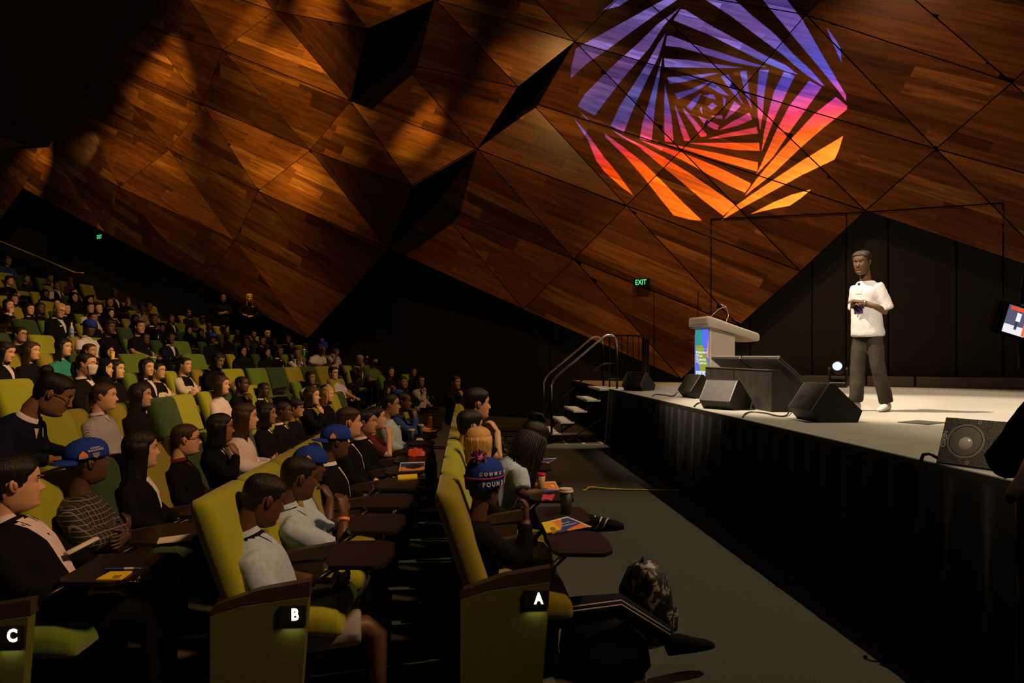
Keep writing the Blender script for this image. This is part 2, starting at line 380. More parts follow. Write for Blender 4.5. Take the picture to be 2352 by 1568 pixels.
# ------------------------------------------------------------ stage
SX = 2.63
def text_mesh(s, size, depth=.0, align='CENTER', bold=0.0):
    cu = bpy.data.curves.new('t', 'FONT'); cu.body = s; cu.size = size; cu.align_x = align; cu.align_y = 'CENTER'; cu.extrude = depth; cu.offset = bold
    cu.resolution_u = 3
    o = bpy.data.objects.new('t', cu); COL.objects.link(o); bpy.context.view_layer.update()
    dg = bpy.context.evaluated_depsgraph_get(); me = bpy.data.meshes.new_from_object(o.evaluated_get(dg), depsgraph=dg)
    bpy.data.objects.remove(o, do_unlink=True); bpy.data.curves.remove(cu); return me
def text_on(name, s, size, origin, xdir, updir, m, parent=None, bold=0.0, depth=.0005, align='CENTER', sx=1.0):
    """lettering whose left-to-right runs along xdir and whose top points along updir (in parent space)"""
    me = text_mesh(s, size, depth, align, bold); me.name = name; me.materials.clear(); me.materials.append(m)
    x = Vector(xdir).normalized(); u = Vector(updir); u = (u - x*u.dot(x)).normalized(); n = x.cross(u)
    M = Matrix.Translation(Vector(origin)) @ Matrix((x*sx, u, n)).transposed().to_4x4(); me.transform(M)
    return mesh_obj(name, me, None, parent)
st = empty('stage_platform', (0, 0, 0), label='raised stage platform with pale carpeted deck above the black skirt', cat='stage')
yw = lambda x: wall_y(x)-.03
MB().prism([(SX, -2.5), (15, -2.5), (15, yw(15)), (SX, yw(SX))], 2, .93, 1.0).build('deck', STAGEC, st)
MB().prism([(SX-.02, -2.5), (SX, -2.5), (SX, yw(SX)), (SX-.02, yw(SX))], 2, .90, .998).build('edge_trim', mat('black_edge_trim', (.02, .018, .016), .6), st)
MB().prism([(SX+.15, -2.5), (15, -2.5), (15, yw(15)-.3), (SX+.15, yw(SX)-.3)], 2, 0, .93).build('substructure', BLACK, st)
# skirt: soft box pleats
rs = random.Random(3); n = 900; pts = []
ph = 0
for i in range(n+1):
    y = -2.4 + (12.3+2.4)*i/n; ph += .55+.35*rs.random()
    pts.append((y, .022*math.sin(ph*.55)+.012*math.sin(ph*.23+1)))
vs, fs = [], []
for zi, (z, am) in enumerate(((.955, .35), (.80, .8), (.5, 1.3), (.2, 1.7), (.012, 2.0))):
    for (y, a) in pts: vs.append((SX-.035-.02*zi*.5+a*am, y, z))
for r in range(4):
    for i in range(n): a = r*(n+1)+i; fs.append((a, a+1, a+n+2, a+n+1))
sk = MB().add(vs, fs).build('stage_skirt', SKIRT, None, True)
tag(sk, 'black pleated cloth skirt hanging along the front of the stage', 'curtain')
# far end of the stage front, behind the stairs, closed by cladding
MB().box((SX+.02, (12.3+yw(SX))/2, .46), (.04, yw(SX)-12.3, .9)).build('end_cladding', BLACK, st)
# ledge at the foot of the panelled wall
le = empty('baseboard_back', (0, 0, 0), kind='structure')
LEM = mat('dark_ledge', (.11, .105, .095), .8)
for a, b in ((1716, 1842), (1845, 1990), (1993, 2100), (2103, 2420), (2423, 2900)):
    p, q = atw(a, HZ, .0), atw(b, HZ, .0); c = (p+q)/2 + WN*.16; L = (q-p).length-.012
    MB().box((0, 0, 0), (L, .30, .19), rot=Matrix((T, WN*-1, UP)).transposed(), bev=.01).xf(Matrix.Translation((c.x, c.y, 1.10))).build('ledge_block', LEM, le)
# ------------------------------------------------------------ steps beside the stage
sr = empty('stage_steps', (1.5, 12.9, 0), label='freestanding open-tread steps with twin handrails leading up to the stage', cat='steps')
TREAD = mat('pale_tread', (.46, .42, .35), .7, noise=.2, nscale=60); NOSE = mat('aluminium_nosing', (.7, .66, .58), .4, metal=.6)
Y0, Y1 = -.6, .62
zt = [.20, .40, .60, .80, 1.0]; xt = [-.02, .215, .455, .70, .935]
for i in range(5):
    MB().box((xt[i]+.125, 0.01, zt[i]-.02), (.25, Y1-Y0, .035), bev=.004).build('tread', TREAD, sr)
    for j in (0, 1): MB().box((xt[i]+.012+j*.035, .01, zt[i]+.001), (.018, Y1-Y0-.02, .006)).build('nosing_strip', NOSE, sr)
for y in (Y0+.03, Y1-.03):
    m = MB()
    for i in range(5):
        if i: m.box((xt[i]+.02, y, zt[i]-.12), (.03, .03, .20))
        m.box((xt[i]+.12, y, zt[i]-.05), (.24, .03, .03))
    m.tube([(.0, y, .02), (1.1, y, .96)], .018, 6); m.tube([(0.02, y, 0.0), (.02, y, .18)], .018, 6); m.tube([(1.05, y, 0), (1.05, y, .95)], .018, 6)
    m.tube([(.3, y, .02), (1.05, y, .5)], .012, 6)
    m.build('side_frame', METALB, sr)
for y in (Y0-.01, Y1+.01):
    m = MB(); b = [(.05, y, .2), (.05, y, 1.08), (.09, y, 1.17), (.16, y, 1.25), (.98, y, 1.93), (1.06, y, 1.975), (1.15, y, 1.98), (1.22, y, 1.93), (1.25, y, 1.82), (1.25, y, 1.0)]
    m.tube(b[1:9], .021, 10); m.build('handrail', STEEL, sr, True)
    MB().tube([b[0], b[1]], .022, 10).build('rail_post', METALB, sr, True); MB().tube([(1.25, y, 1.84), b[9]], .022, 10).build('rail_post', METALB, sr, True)
    MB().tube([(.06, y, .72), (.95, y, 1.43), (1.05, y, 1.46), (1.24, y, 1.46)], .014, 8).build('mid_rail', METALB, sr, True)
# floor markings under the steps
tp = mat('white_floor_tape', (.55, .52, .38), .7); mk = empty('floor_marking', (0, 0, 0), label='thin white taped lines on the floor under the stage steps', cat='tape')
def tape(a, b, wd, m, par, z=.003, nm='tape_strip'):
    a, b = atz(*a, 0), atz(*b, 0); d = (b-a).normalized(); s = d.cross(UP)*wd/2
    MB().add([a-s+UP*z, a+s+UP*z, b+s+UP*z, b-s+UP*z, a-s, a+s, b+s, b-s], [(0,1,2,3),(0,4,5,1),(1,5,6,2),(2,6,7,3),(3,7,4,0)]).build(nm, m, par)
for a, b in (((1287, 1004), (1301, 1019)), ((1322, 1005), (1342, 1019)), ((1358, 1005), (1385, 1018)), ((1300, 1002.5), (1378, 1003.5)), ((1262, 1019), (1388, 1021))): tape(a, b, .05 if a[1] != b[1] and b[1] < 1020 and a[0] < b[0]-5 and a[1] > 1003 else .02, tp, mk)
yt = MB(); ptl = [(1339, 1127), (1346, 1126), (1352, 1123.5), (1368, 1123.5), (1392, 1124.5), (1430, 1125), (1500, 1126.5), (1560, 1127), (1591, 1128)]
pw = [atz(x, y, 0.0) for x, y in ptl]; vs = []; hs = [.012, .012, .03, .03, .02, .012, .012, .012, .012]
for p, h in zip(pw, hs): vs += [p+Vector((0, -.022, h)), p+Vector((0, .022, h)), p+Vector((0, .022, h-.006)), p+Vector((0, -.022, h-.006))]
yt.loft([vs[i*4:i*4+4] for i in range(len(pw))]).build('floor_tape', mat('yellow_tape', (.95, .72, .06), .5))
tag(bpy.data.objects['floor_tape'], 'yellow tape strip lying across the aisle carpet towards the stage skirt', 'tape')
# ------------------------------------------------------------ crowd barrier panels parked at the stage end
def barrier(name, p0, p1, nb, label, foot=True):
    p0, p1 = Vector(p0), Vector(p1); d = (p1-p0); L = d.length; d.normalize()
    r = empty(name, p0, math.atan2(d.y, d.x), label=label, cat='barrier', group='steel barriers at the far end of the stage')
    m = MB(); c = .07
    m.tube([(0, 0, 0), (0, 0, .93), (.02, 0, .98), (c, 0, 1.0), (L-c, 0, 1.0), (L-.02, 0, .98), (L, 0, .93), (L, 0, 0)], .017, 8); m.tube([(0, 0, .15), (L, 0, .15)], .014, 8)
    m.build('frame_tube', METALB, r, True)
    for i in range(1, nb): MB().tube([(L*i/nb, 0, .15), (L*i/nb, 0, 1.0)], .010, 6).build('bar', METALB, r, True)
bz = 1.0
a = atz(1400, 889, bz); b = atz(1480, 885, bz)
barrier('crowd_barrier', a, b, 6, 'black steel barrier panel with upright bars beside the steps, nearest the wedge speaker')
for i in range(3):
    a = atz(1476+i*6, 886-i*1.5, bz); b = a + Vector((.16, .55, 0))
    barrier('crowd_barrier', a, b, 5, ('black steel barrier folded end-on at right of the parked group, front one', 'black steel barrier folded end-on, middle of the parked group', 'black steel barrier folded end-on, rear one of the parked group')[i])
# ------------------------------------------------------------ lectern
p = atz(1626, 893, 1.0)
le = empty('lectern', (p.x+.2, p.y+.18, 1.0), math.radians(10), label='pale grey lectern with an illuminated conference screen on its front', cat='lectern')
LG = mat('pale_grey_laminate', (.52, .46, .38), .45, spec=.3); LG2 = mat('white_frame', (.75, .70, .62), .4)
m = MB(); m.prism([(-.24, 0), (.24, 0), (.24, .98), (.0, 1.03), (-.24, 1.13)], 1, -.27, .27); m.build('column', LG, le)
m = MB(); m.box((0, 0, .012), (.62, .66, .024), bev=.008); m.build('base_plate', LG, le)
# desk top: lofted slab, curved underside
rings = []
for x, zt_, th in ((-.34, 1.295, .16), (-.33, 1.31, .19), (-.1, 1.245, .17), (.15, 1.165, .15), (.4, 1.09, .145), (.66, 1.015, .15), (.69, .99, .11)):
    r_ = []; hw = .355
    for y, z in ((-hw, zt_-th+.03), (-hw+.02, zt_-th), (0, zt_-th-.01), (hw-.02, zt_-th), (hw, zt_-th+.03), (hw, zt_-.02), (hw-.02, zt_), (0, zt_), (-hw+.02, zt_), (-hw, zt_-.02)): r_.append((x, y, z))
    rings.append(r_)
autosmooth(MB().loft(rings).build('desk_top', LG, le), 40)
MB().box((-.341, 0, 1.225), (.008, .58, .10)).build('front_inset_panel', mat('lectern_inset', (.46, .41, .34), .5), le)
scr = mat('screen_blue', (.02, .02, .05), .3, emit=(.10, .16, .85), es=1.0)
def emi(n, c, s=1.0): return mat(n, tuple(x*.1 for x in c), .4, emit=c, es=s)
MB().box((-.252, 0, .60), (.03, .56, 1.06), bev=.01).build('screen_frame', LG2, le)
sc_ = MB().box((-.270, 0, .60), (.006, .47, .96)).build('display', scr, le)
def scrpoly(name, pts, m, x=-.2745, par=sc_):
    q = len(pts); vs = [(x, -y, z) for y, z in pts]+[(x+.001, -y, z) for y, z in pts]
    # y given from the viewer's left to right: left side of the screen is local +y
    return MB().add(vs, [tuple(range(q)), tuple(reversed(range(q, 2*q)))]+[(i, (i+1) % q, q+(i+1) % q, q+i) for i in range(q)]).build(name, m, par)
T_ = lambda a, b: (-.235+.47*a, 1.08-.96*b)
scrpoly('teal_shape', [T_(.02, 0), T_(.48, 0), T_(.62, .5), T_(.10, .42)], emi('screen_teal', (.03, .30, .27)))
scrpoly('green_shape', [T_(.05, .30), T_(.57, .30), T_(.95, .62), T_(.95, 1), T_(.55, 1), T_(.25, .6)], emi('screen_olive', (.30, .34, .03)), -.275)
scrpoly('orange_shape', [T_(1, .18), T_(1, .55), T_(.86, .5)], emi('screen_orange', (.80, .32, .03)), -.2755)
scrpoly('rule_line', [T_(.05, .365), T_(.9, .365), T_(.9, .372), T_(.05, .372)], emi('screen_gold', (.6, .55, .1)), -.276)
scrpoly('sponsor_strip', [T_(.06, .79), T_(.96, .79), T_(.96, .89), T_(.06, .89)], emi('screen_white', (.62, .74, .85)), -.276)
tw_ = emi('screen_text', (.80, .85, .90))
for i, s in enumerate(('Multicultural', 'Youth', 'Leadership', 'Conference')):
    y, z = T_(.24, .435+.067*i); text_on('screen_lettering', s, .062, (-.2775, -y, z), (0, -1, 0), (0, 0, 1), tw_, sc_, .0008, align='LEFT')
y, z = T_(.14, .52); text_on('screen_lettering', '2024', .115, (-.2775, -y, z), (0, 0, 1), (0, 1, 0), tw_, sc_, .001)
for q in (.2, .5, .8): scrpoly('sponsor_mark', [T_(q-.03, .82), T_(q+.03, .82), T_(q+.02, .86), T_(q-.02, .86)], emi('screen_ink', (.05, .1, .2)), -.2765)
for s, pts in ((1, [(-.12, .2, 1.24), (.02, .17, 1.34), (.13, .09, 1.47), (.20, .04, 1.50)]), (-1, [(.16, -.10, 1.16), (.18, -.09, 1.25), (.24, -.06, 1.34), (.22, -.02, 1.50), (.17, 0, 1.53)])):
    mc = MB().tube(pts, .0055, 6).build('gooseneck_microphone', mat('pale_metal', (.6, .55, .5), .35, metal=.7), le, True)
    MB().tube([pts[-1], tuple(Vector(pts[-1])+(Vector(pts[-1])-Vector(pts[-2])).normalized()*.05)], .010, 8).build('capsule', mat('pale_metal', (.6, .55, .5)), mc, True)
# small stand behind the lectern
p = atz(1599, 885, 1.0)
t = empty('music_stand', (p.x, p.y, 1.0), label='slim stand with a flat dark tray behind the lectern', cat='stand')
MB().tube([(0, 0, .02), (0, 0, .90)], .018, 8).build('pole', mat('grey_metal', (.35, .32, .28), .4, metal=.7), t, True)
MB().box((0, 0, .92), (.34, .30, .03), bev=.006).build('tray', METALB, t)
MB().box((0, 0, .35), (.16, .12, .02)).build('lower_shelf', METALB, t)
m = MB()
for a_ in (0, 2.1, 4.2): m.tube([(0, 0, .06), (.2*math.cos(a_), .2*math.sin(a_), .01)], .012, 6)
m.build('tripod_base', METALB, t)
# ------------------------------------------------------------ boxes with tilted confidence monitors
BOXM = mat('scuffed_black_board', (.020, .016, .011), .6, noise=.45, nscale=7)
BX = 3.25
for i, (y0, y1) in enumerate(((7.07, 8.08), (8.10, 9.08))):
    b = empty('monitor_plinth', (BX, y0, 1.0), label=('black wedge-sided plinth under the nearer tilted monitor', 'black wedge-sided plinth beside the lectern, under the farther monitor')[i], cat='plinth', group='monitor plinths')
    MB().prism([(0, .0), (.5, .0), (.10, .45), (0, .45)], 1, 0, y1-y0).build('plinth_body', BOXM, b)
    MB().box((-.004, (y1-y0)/2, .448), (.012, y1-y0-.02, .008)).build('edge_trim', mat('worn_edge', (.10, .08, .06), .5), b)
    mo = empty('confidence_monitor', (BX, y0, 1.0), label=('black flat screen tilted towards the speaker, nearer of the pair', 'black flat screen tilted back beside the lectern, farther of the pair')[i], cat='monitor', group='tilted stage monitors')
    d = Vector((.47, 0, -.40)).normalized(); nn = Vector((-d.z, 0, d.x)); R_ = Matrix((d, Vector((0, 1, 0)), nn)).transposed()
    c = Vector((.30, (y1-y0)/2, .345)) + nn*.035
    MB().box(c, (.64, y1-y0-.02, .04), rot=R_, bev=.008).build('casing', mat('monitor_shell', (.035, .032, .028), .35), mo)
    MB().box(c+nn*.0215, (.60, y1-y0-.07, .003), rot=R_).build('display', mat('dark_glass', (.01, .01, .012), .12), mo)
    MB().box(c+nn*.0225-d*.314, (.008, y1-y0-.02, .012), rot=R_).build('bezel', mat('grey_bezel', (.2, .19, .17), .3), mo)
# ------------------------------------------------------------ foldback wedges
WEDGE = mat('wedge_black', (.017, .014, .010), .55, noise=.4, nscale=12)
def wedge(px, py, rz, s, label, wd=.46):
    p = atz(px, py, 1.0)
    r = empty('stage_wedge', (p.x, p.y, 1.0), rz, label=label, cat='speaker', group='foldback wedges on the stage edge')
    prof = [(.03, .0), (-.05, .10), (.10, .33), (.15, .335), (.40, .10), (.36, .0)]
    m = MB().prism([(a*s, b*s) for a, b in prof], 1, -wd*s/2, wd*s/2); o = m.build('cabinet', WEDGE, r); autosmooth(o, 20)
    d = Vector((.25, 0, -.235)).normalized(); nn = Vector((-d.z, 0, d.x)); R_ = Matrix((d, Vector((0, 1, 0)), nn)).transposed()
    MB().box(Vector((.275, 0, .218))*s+nn*.004, (.31*s, (wd-.05)*s, .008), rot=R_).build('grille', mat('speaker_grille', (.02, .02, .02), .6, bump=.4, nscale=300), r)
    d2 = Vector((.15, 0, .23)).normalized(); n2 = Vector((-d2.z, 0, d2.x))
    for y in (-wd/2, wd/2): MB().tube([(.105*s, y*s, .33*s), (-.045*s, y*s, .105*s)], .006, 6).build('corner_edge', mat('worn_metal_edge', (.25, .22, .18), .4, metal=.5), r)
    MB().box(Vector((.02, wd*.25, .20))*s, (.012, .09, .05), rot=Matrix((n2, Vector((0, 1, 0)), d2)).transposed()).build('handle', PLASTB, r)
    return r
wedge(1453, 897, math.radians(38), .95, 'small black floor wedge speaker nearest the stage steps', .42)
wedge(1578, 913, math.radians(4), 1.0, 'black floor wedge speaker in front of the lectern')
wedge(1646, 940, math.radians(35), .98, 'black floor wedge speaker in front of the farther monitor plinth', .40)
wedge(1848, 965, math.radians(-2), 1.05, 'black floor wedge speaker beside the nearer monitor plinth, closest to the man', .44)
# front-fill loudspeaker near the camera: grille to the audience
p = atz(2150, 1063, 1.0)
nx_ = empty('front_fill_speaker', (p.x, p.y, 1.0), math.radians(24), label='black loudspeaker with round woofer behind its mesh, on the near stage edge', cat='speaker')
R_ = Matrix.Rotation(math.radians(21), 3, 'Y')
def NX(x, y, z): return R_ @ Vector((x, y, z))
W_, H_ = .37, .27
MB().prism([(0, 0), (.30, .03), (.27, .20), (.0, H_)], 1, -W_, 0).xf(R_.to_4x4()).build('cabinet', PLASTB, nx_)
grm = bpy.data.materials.new('woofer_mesh'); grm.use_nodes = True; nt = grm.node_tree; bb = nt.nodes['Principled BSDF']
vo = nt.nodes.new('ShaderNodeTexVoronoi'); vo.inputs['Scale'].default_value = 260; tc_ = nt.nodes.new('ShaderNodeTexCoord'); nt.links.new(tc_.outputs['Object'], vo.inputs['Vector'])
cr = nt.nodes.new('ShaderNodeValToRGB'); cr.color_ramp.elements[0].color = (.34, .29, .22, 1); cr.color_ramp.elements[1].color = (.02, .017, .013, 1); cr.color_ramp.elements[1].position = .6
nt.links.new(vo.outputs['Distance'], cr.inputs[0]); nt.links.new(cr.outputs[0], bb.inputs['Base Color']); bb.inputs['Roughness'].default_value = .5
MB().box(NX(-.006, -W_/2, H_/2), (.010, W_-.012, H_-.012), rot=R_).build('grille', grm, nx_)
ring = MB(); c0 = NX(-.0125, -.135, H_/2); RR = R_ @ Matrix.Rotation(PI/2, 3, 'Y')
def disc(name, cy, cz, r0, r1, m, dx=-.0125, dome=0.0, par=nx_):
    k = MB(); n_ = 28; rr = []
    prof = [(r0, 0), (r1, 0)] if r0 > 0 else [(r1, 0), (r1*.8, dome*.5), (r1*.4, dome*.9), (.0005, dome)]
    for r, h in prof: rr.append([NX(dx-h, cy+r*math.cos(2*PI*i/n_), cz+r*math.sin(2*PI*i/n_)) for i in range(n_)])
    return k.loft(rr, 0, False).build(name, m, par, True)
wf = disc('woofer_ring', -.135, H_*.52, .088, .096, mat('ring_grey', (.30, .26, .21), .45))
disc('woofer_cone', -.135, H_*.52, 0, .08, mat('cone_grey', (.17, .145, .115), .38), -.012, .004)
disc('dust_cap', -.140, H_*.47, 0, .036, mat('cap_grey', (.55, .48, .38), .25), -.0155, .010)
for cy, cz in ((-.19, H_-.02), (-.165, .022)): disc('grille_screw', cy, cz, .004, .011, mat('ring_grey', (.30, .26, .21)), -.0135)
text_on('badge_lettering', 'NEXO', .034, NX(-.0135, -.022, H_*.52), NX(0, 0, -1), NX(0, -1, 0), mat('badge_white', (.6, .56, .5), .5), nx_, .0008)
MB().tube([(0.02, -.01, .02), (-.01, .03, .05), (-.02, .06, .04), (-.01, .08, .0)], .010, 6).build('carry_strap', PLASTB, nx_, True)
# moving head light at the back wall
p = atz(1925, 889, 1.0)
mh = empty('moving_head_light', (p.x, p.y, 1.0), math.radians(-125), label='black moving-head stage light with glowing blue-white lens by the rear wall', cat='light')
MB().box((0, 0, .05), (.34, .30, .10), bev=.015).build('base_box', PLASTB, mh)
yk = MB()
for y in (-.15, .15): yk.tube([(0, y, .12), (0, y*1.05, .25), (0, y, .38)], [.03, .028, .03], 8, flat=1.8)
yk.tube([(0, -.15, .13), (0, .15, .13)], .03, 8); yk.build('yoke', PLASTB, mh, True)
hd = MB(); hd.tube([(-.12, 0, .33), (-.10, 0, .335), (.08, 0, .39), (.13, 0, .405), (.14, 0, .407)], [.07, .10, .115, .105, .09], 16); ho = hd.build('lamp_head', PLASTB, mh, True)
hd = MB(); hd.tube([(.13, 0, .405), (.142, 0, .409), (.15, 0, .4105)], [.085, .084, .05], 18); hd.build('lens', mat('lens_glow', (.2, .2, .5), .1, emit=(.30, .38, 1.0), es=2.5), mh, True)
# cables on the deck
def cable(px, label, r=.008):
    pts = [atz(x, y, 1.0)+UP*(r+.002+h) for x, y, h in px]
    sm = []
    for i in range(len(pts)-1):
        p0, p1, p2, p3 = pts[max(i-1, 0)], pts[i], pts[i+1], pts[min(i+2, len(pts)-1)]
        for k in range(5):
            t = k/5; sm.append(.5*((2*p1)+(p2-p0)*t+(2*p0-5*p1+4*p2-p3)*t*t+(3*p1-p0-3*p2+p3)*t**3))
    sm.append(pts[-1]); o = MB().tube(sm, r, 6).build('cable', PLASTB, None, True)
    tag(o, label, 'cable')
cable([(1498, 912, 0), (1506, 907, 0), (1530, 909, 0), (1545, 911, .0), (1556, 905, .02)], 'black cable looping from the lectern wedge to the stage edge')
cable([(1446, 898, 0), (1452, 893, 0), (1470, 894, 0), (1482, 895, 0), (1478, 891, 0), (1466, 892, 0)], 'short black cable curled beside the wedge nearest the steps')
cable([(1594, 935, 0), (1600, 929, 0), (1610, 926, .0), (1620, 927, .0)], 'short black cable running from the middle wedge to the edge')
cable([(1706, 960, 0), (1712, 952, 0), (1726, 948, 0), (1760, 951, 0), (1785, 957, 0), (1806, 956, 0), (1815, 947, .03)], 'black cable running from the plinth-side wedge over the edge')
# floor hatch on the deck
a = atz(2078, 970, 1); b = atz(2160, 971, 1); c = atz(2108, 975, 1)
fh = MB().box(((a.x+b.x)/2, (a.y+b.y)/2, 1.003), (.34, .26, .006), rot=Matrix.Rotation(.5, 3, 'Z')).build('floor_box_lid', mat('hatch_dark', (.07, .065, .055), .6))
tag(fh, 'small dark floor box lid set in the pale stage carpet', 'hatch')
# EXIT signs
def exit_sign(px, py, wpx, hpx, label, off, fs):
    p = atw(px, py, off); dep = (p-CAM).dot(FW); W = wpx/F*dep/abs(T.dot(RT)); H = hpx/F*dep
    r = empty('exit_sign', p, math.atan2(T.y, T.x), label=label, cat='sign', group='illuminated exit signs')
    MB().box((0, .02, 0), (W, .06, H), bev=.006).build('housing', PLASTB, r)
    text_on('sign_lettering', 'EXIT', H*fs, (-W*.02, -.0125, -H*.02), (1, 0, 0), (0, 0, 1), emi('exit_green', (.10, .75, .28), 1.3), r, H*.012, sx=.80)
exit_sign(1473, 648, 33, 18, 'lit green exit sign on the timber wall above the stage steps', .33, .92)
exit_sign(229, 544, 24, 13, 'lit green exit sign on the dark wall above the handrail', .08, .95)
# handrail on the wall by the top rows
hr = empty('wall_handrail', atw(95, 590, .12), label='pale metal handrail sloping down the dark wall above the top rows', cat='handrail')
o = hr.location
pts = [atw(x, y, .12)-o for x, y in ((-60, 530), (0, 554), (90, 591), (172, 626), (188, 626.5), (191, 627))]
MB().tube(pts, .035, 8).build('rail', mat('pale_rail', (.75, .66, .5), .35, metal=.3), hr, True)
for x, y in ((20, 563), (95, 593), (165, 623)):
    q = atw(x, y, .12)-o; MB().tube([q, q-WN*.12-UP*.05], .012, 6).build('bracket', STEEL, hr)
# ------------------------------------------------------------ auditorium seats
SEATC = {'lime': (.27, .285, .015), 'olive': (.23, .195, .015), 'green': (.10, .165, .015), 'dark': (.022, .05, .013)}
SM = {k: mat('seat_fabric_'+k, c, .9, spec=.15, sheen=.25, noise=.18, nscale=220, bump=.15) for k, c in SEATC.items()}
ARM = mat('dark_wood_arm', (.040, .024, .015), .5); PANEL = mat('green_side_panel', (.085, .095, .010), .8, noise=.15, nscale=90)
TABL = mat('brown_writing_tablet', (.011, .0075, .0055), .4, noise=.25, nscale=14)
def rr_ring(cx, cy, z, hx, hy, r, tilt=0.0, n=4):
    out = []
    for sx, sy, a0 in ((1, 1, 0), (-1, 1, PI/2), (-1, -1, PI), (1, -1, 1.5*PI)):
        for i in range(n):
            a = a0+PI/2*i/(n-1); out.append((cx+sx*(hx-r)+r*math.cos(a), cy+sy*(hy-r)+r*math.sin(a), z))
    return out
def seat_meshes():
    M = {}
    m = MB(); rings = []
    for z, x, hx, hy in ((.40, -.045, .045, .235), (.46, -.05, .06, .25), (.62, -.100, .060, .255), (.80, -.160, .060, .265), (.92, -.200, .058, .265), (.955, -.210, .052, .262), (.975, -.216, .038, .25), (.982, -.219, .02, .235)):
        rings.append(rr_ring(x, 0, z, hx, hy, min(hx*.8, .045)))
    m.loft(rings); M['backrest'] = m.mesh('backrest', None, True)
    m = MB(); rings = []
    for x, hz, hy, z in ((-.05, .03, .22, .42), (-.03, .055, .235, .42), (.12, .06, .24, .43), (.28, .06, .24, .43), (.35, .055, .235, .42), (.375, .035, .225, .41), (.38, .015, .21, .405)):
        rings.append([(x, b, z+a-0) for (a, b, _) in [(p[0], p[1], 0) for p in rr_ring(0, 0, 0, hz, hy, min(hz*.8, .04))]])
    m.loft(rings); M['seat_cushion'] = m.mesh('seat_cushion', None, True)
    m = MB(); m.prism([(-.15, .53), (-.13, .555), (.05, .615), (.262, .648), (.262, .585), (-.02, .555), (-.14, .515)], 1, -.028, .028); M['armrest'] = m.mesh('armrest', None)
    m = MB(); m.prism([(-.06, .0), (.16, .0), (.20, .56), (-.05, .55)], 1, -.02, .02); M['side_support'] = m.mesh('side_support', None)
    m = MB(); m.prism([(-.145, .0), (.215, .0), (.258, .583), (-.02, .550), (-.145, .512)], 1, -.028, .02); M['end_panel'] = m.mesh('end_panel', None)
    m = MB(); pts = [(-.10, -.20), (.10, -.22), (.15, -.17), (.17, 0), (.15, .16), (.08, .20), (-.09, .20), (-.13, .14), (-.13, -.15)]
    m.prism(pts, 2, -.009, .009); M['writing_tablet'] = m.mesh('writing_tablet', None)
    m = MB(); m.tube([(.20, -.27, .55), (.27, -.26, .63), (.34, -.2, .665)], .014, 6); M['tablet_arm'] = m.mesh('tablet_arm', None, True)
    m = MB(); m.box((0, 0, .2), (.16, .1, .4)).box((0, 0, .02), (.24, .22, .03)); M['pedestal'] = m.mesh('pedestal', None)
    return M
SMESH = seat_meshes()
def part(name, me, m, parent, loc=None, key=None):
    """part sharing mesh data, material linked to the object"""
    k = (name, m.name, id(me)); 
    if k not in PCACHE:
        c = me.copy(); c.materials.clear(); c.materials.append(m); PCACHE[k] = c
    o = mesh_obj(name, PCACHE[k], None, parent)
    if loc is not None: o.location = loc
    return o
PCACHE = {}
GLOW = mat('row_letter_glow', (1, .9, .7), emit=(1, .86, .6), es=1.6)
def seat(k, y, z, colour, label, tablet=False, end=None, x=None, group=None):
    x = XB(k)+.22 if x is None else x
    s = empty('auditorium_seat', (x, y, z), label=label, cat='seat', group='green auditorium seats in rows')
    cm = SM[colour]
    part('backrest', SMESH['backrest'], cm, s); part('seat_cushion', SMESH['seat_cushion'], cm, s)
    part('armrest', SMESH['armrest'], ARM, s, (0, -.29, 0))
    if end:
        pn = part('end_panel', SMESH['end_panel'], PANEL, s, (0, -.295, 0))
        lb = MB().box((.195, -.327, .512), (.108, .012, .078)).build('letter_box', PLASTB, s)
        text_on('row_letter', end, .067, (.205, -.3345, .514), (1, 0, 0), (0, 0, 1), GLOW, lb, bold=.003, sx=.8)
    else: part('side_support', SMESH['side_support'], ARM, s, (0, -.29, 0))
    part('pedestal', SMESH['pedestal'], METALB, s, (.1, .0, 0))
    if tablet:
        part('writing_tablet', SMESH['writing_tablet'], TABL, s, (.42, -.02, .675)); part('tablet_arm', SMESH['tablet_arm'], METALB, s)
    return s
# one far armrest closes each row's end panel lamp: small warm light under the letter
def letter_lamp(k, y, z):
    l = bpy.data.lights.new('letter_lamp', 'AREA'); l.energy = .035; l.color = (1, .85, .5); l.shape = 'RECTANGLE'; l.size = .08; l.size_y = .01
    o = bpy.data.objects.new('letter_lamp', l); COL.objects.link(o); o.location = (XB(k)+.22+.195, y-.295-.042, z+.46); o.rotation_euler = (math.radians(-20), 0, 0)
# ------------------------------------------------------------ people
SKIN = {'l': (.60, .34, .22), 'm': (.42, .23, .13), 'b': (.24, .12, .065), 'd': (.095, .045, .026), 's': (.115, .053, .025)}
SKM = {k: mat('skin_'+k, c, .5, spec=.35) for k, c in SKIN.items()}
LIP = {k: mat('lip_'+k, tuple(a*b for a, b in zip(c, (.85, .55, .55))), .45) for k, c in SKIN.items()}
HAIRC = {'k': (.010, .008, .007), 'n': (.045, .022, .012), 'r': (.13, .055, .022), 'y': (.48, .28, .10), 'g': (.30, .28, .26), 'e': (.022, .013, .008)}
HM = {k: mat('hair_'+k, c, .45, spec=.35, noise=.5, nscale=1.0, bump=.6) for k, c in HAIRC.items()}
for m_ in HM.values():
    nt = m_.node_tree; tc_ = [n for n in nt.nodes if n.type == 'TEX_COORD'][0]; nz_ = [n for n in nt.nodes if n.type == 'TEX_NOISE'][0]
    mp_ = nt.nodes.new('ShaderNodeMapping'); mp_.inputs['Scale'].default_value = (230, 230, 14); nt.links.new(tc_.outputs['Object'], mp_.inputs[0]); nt.links.new(mp_.outputs[0], nz_.inputs['Vector'])
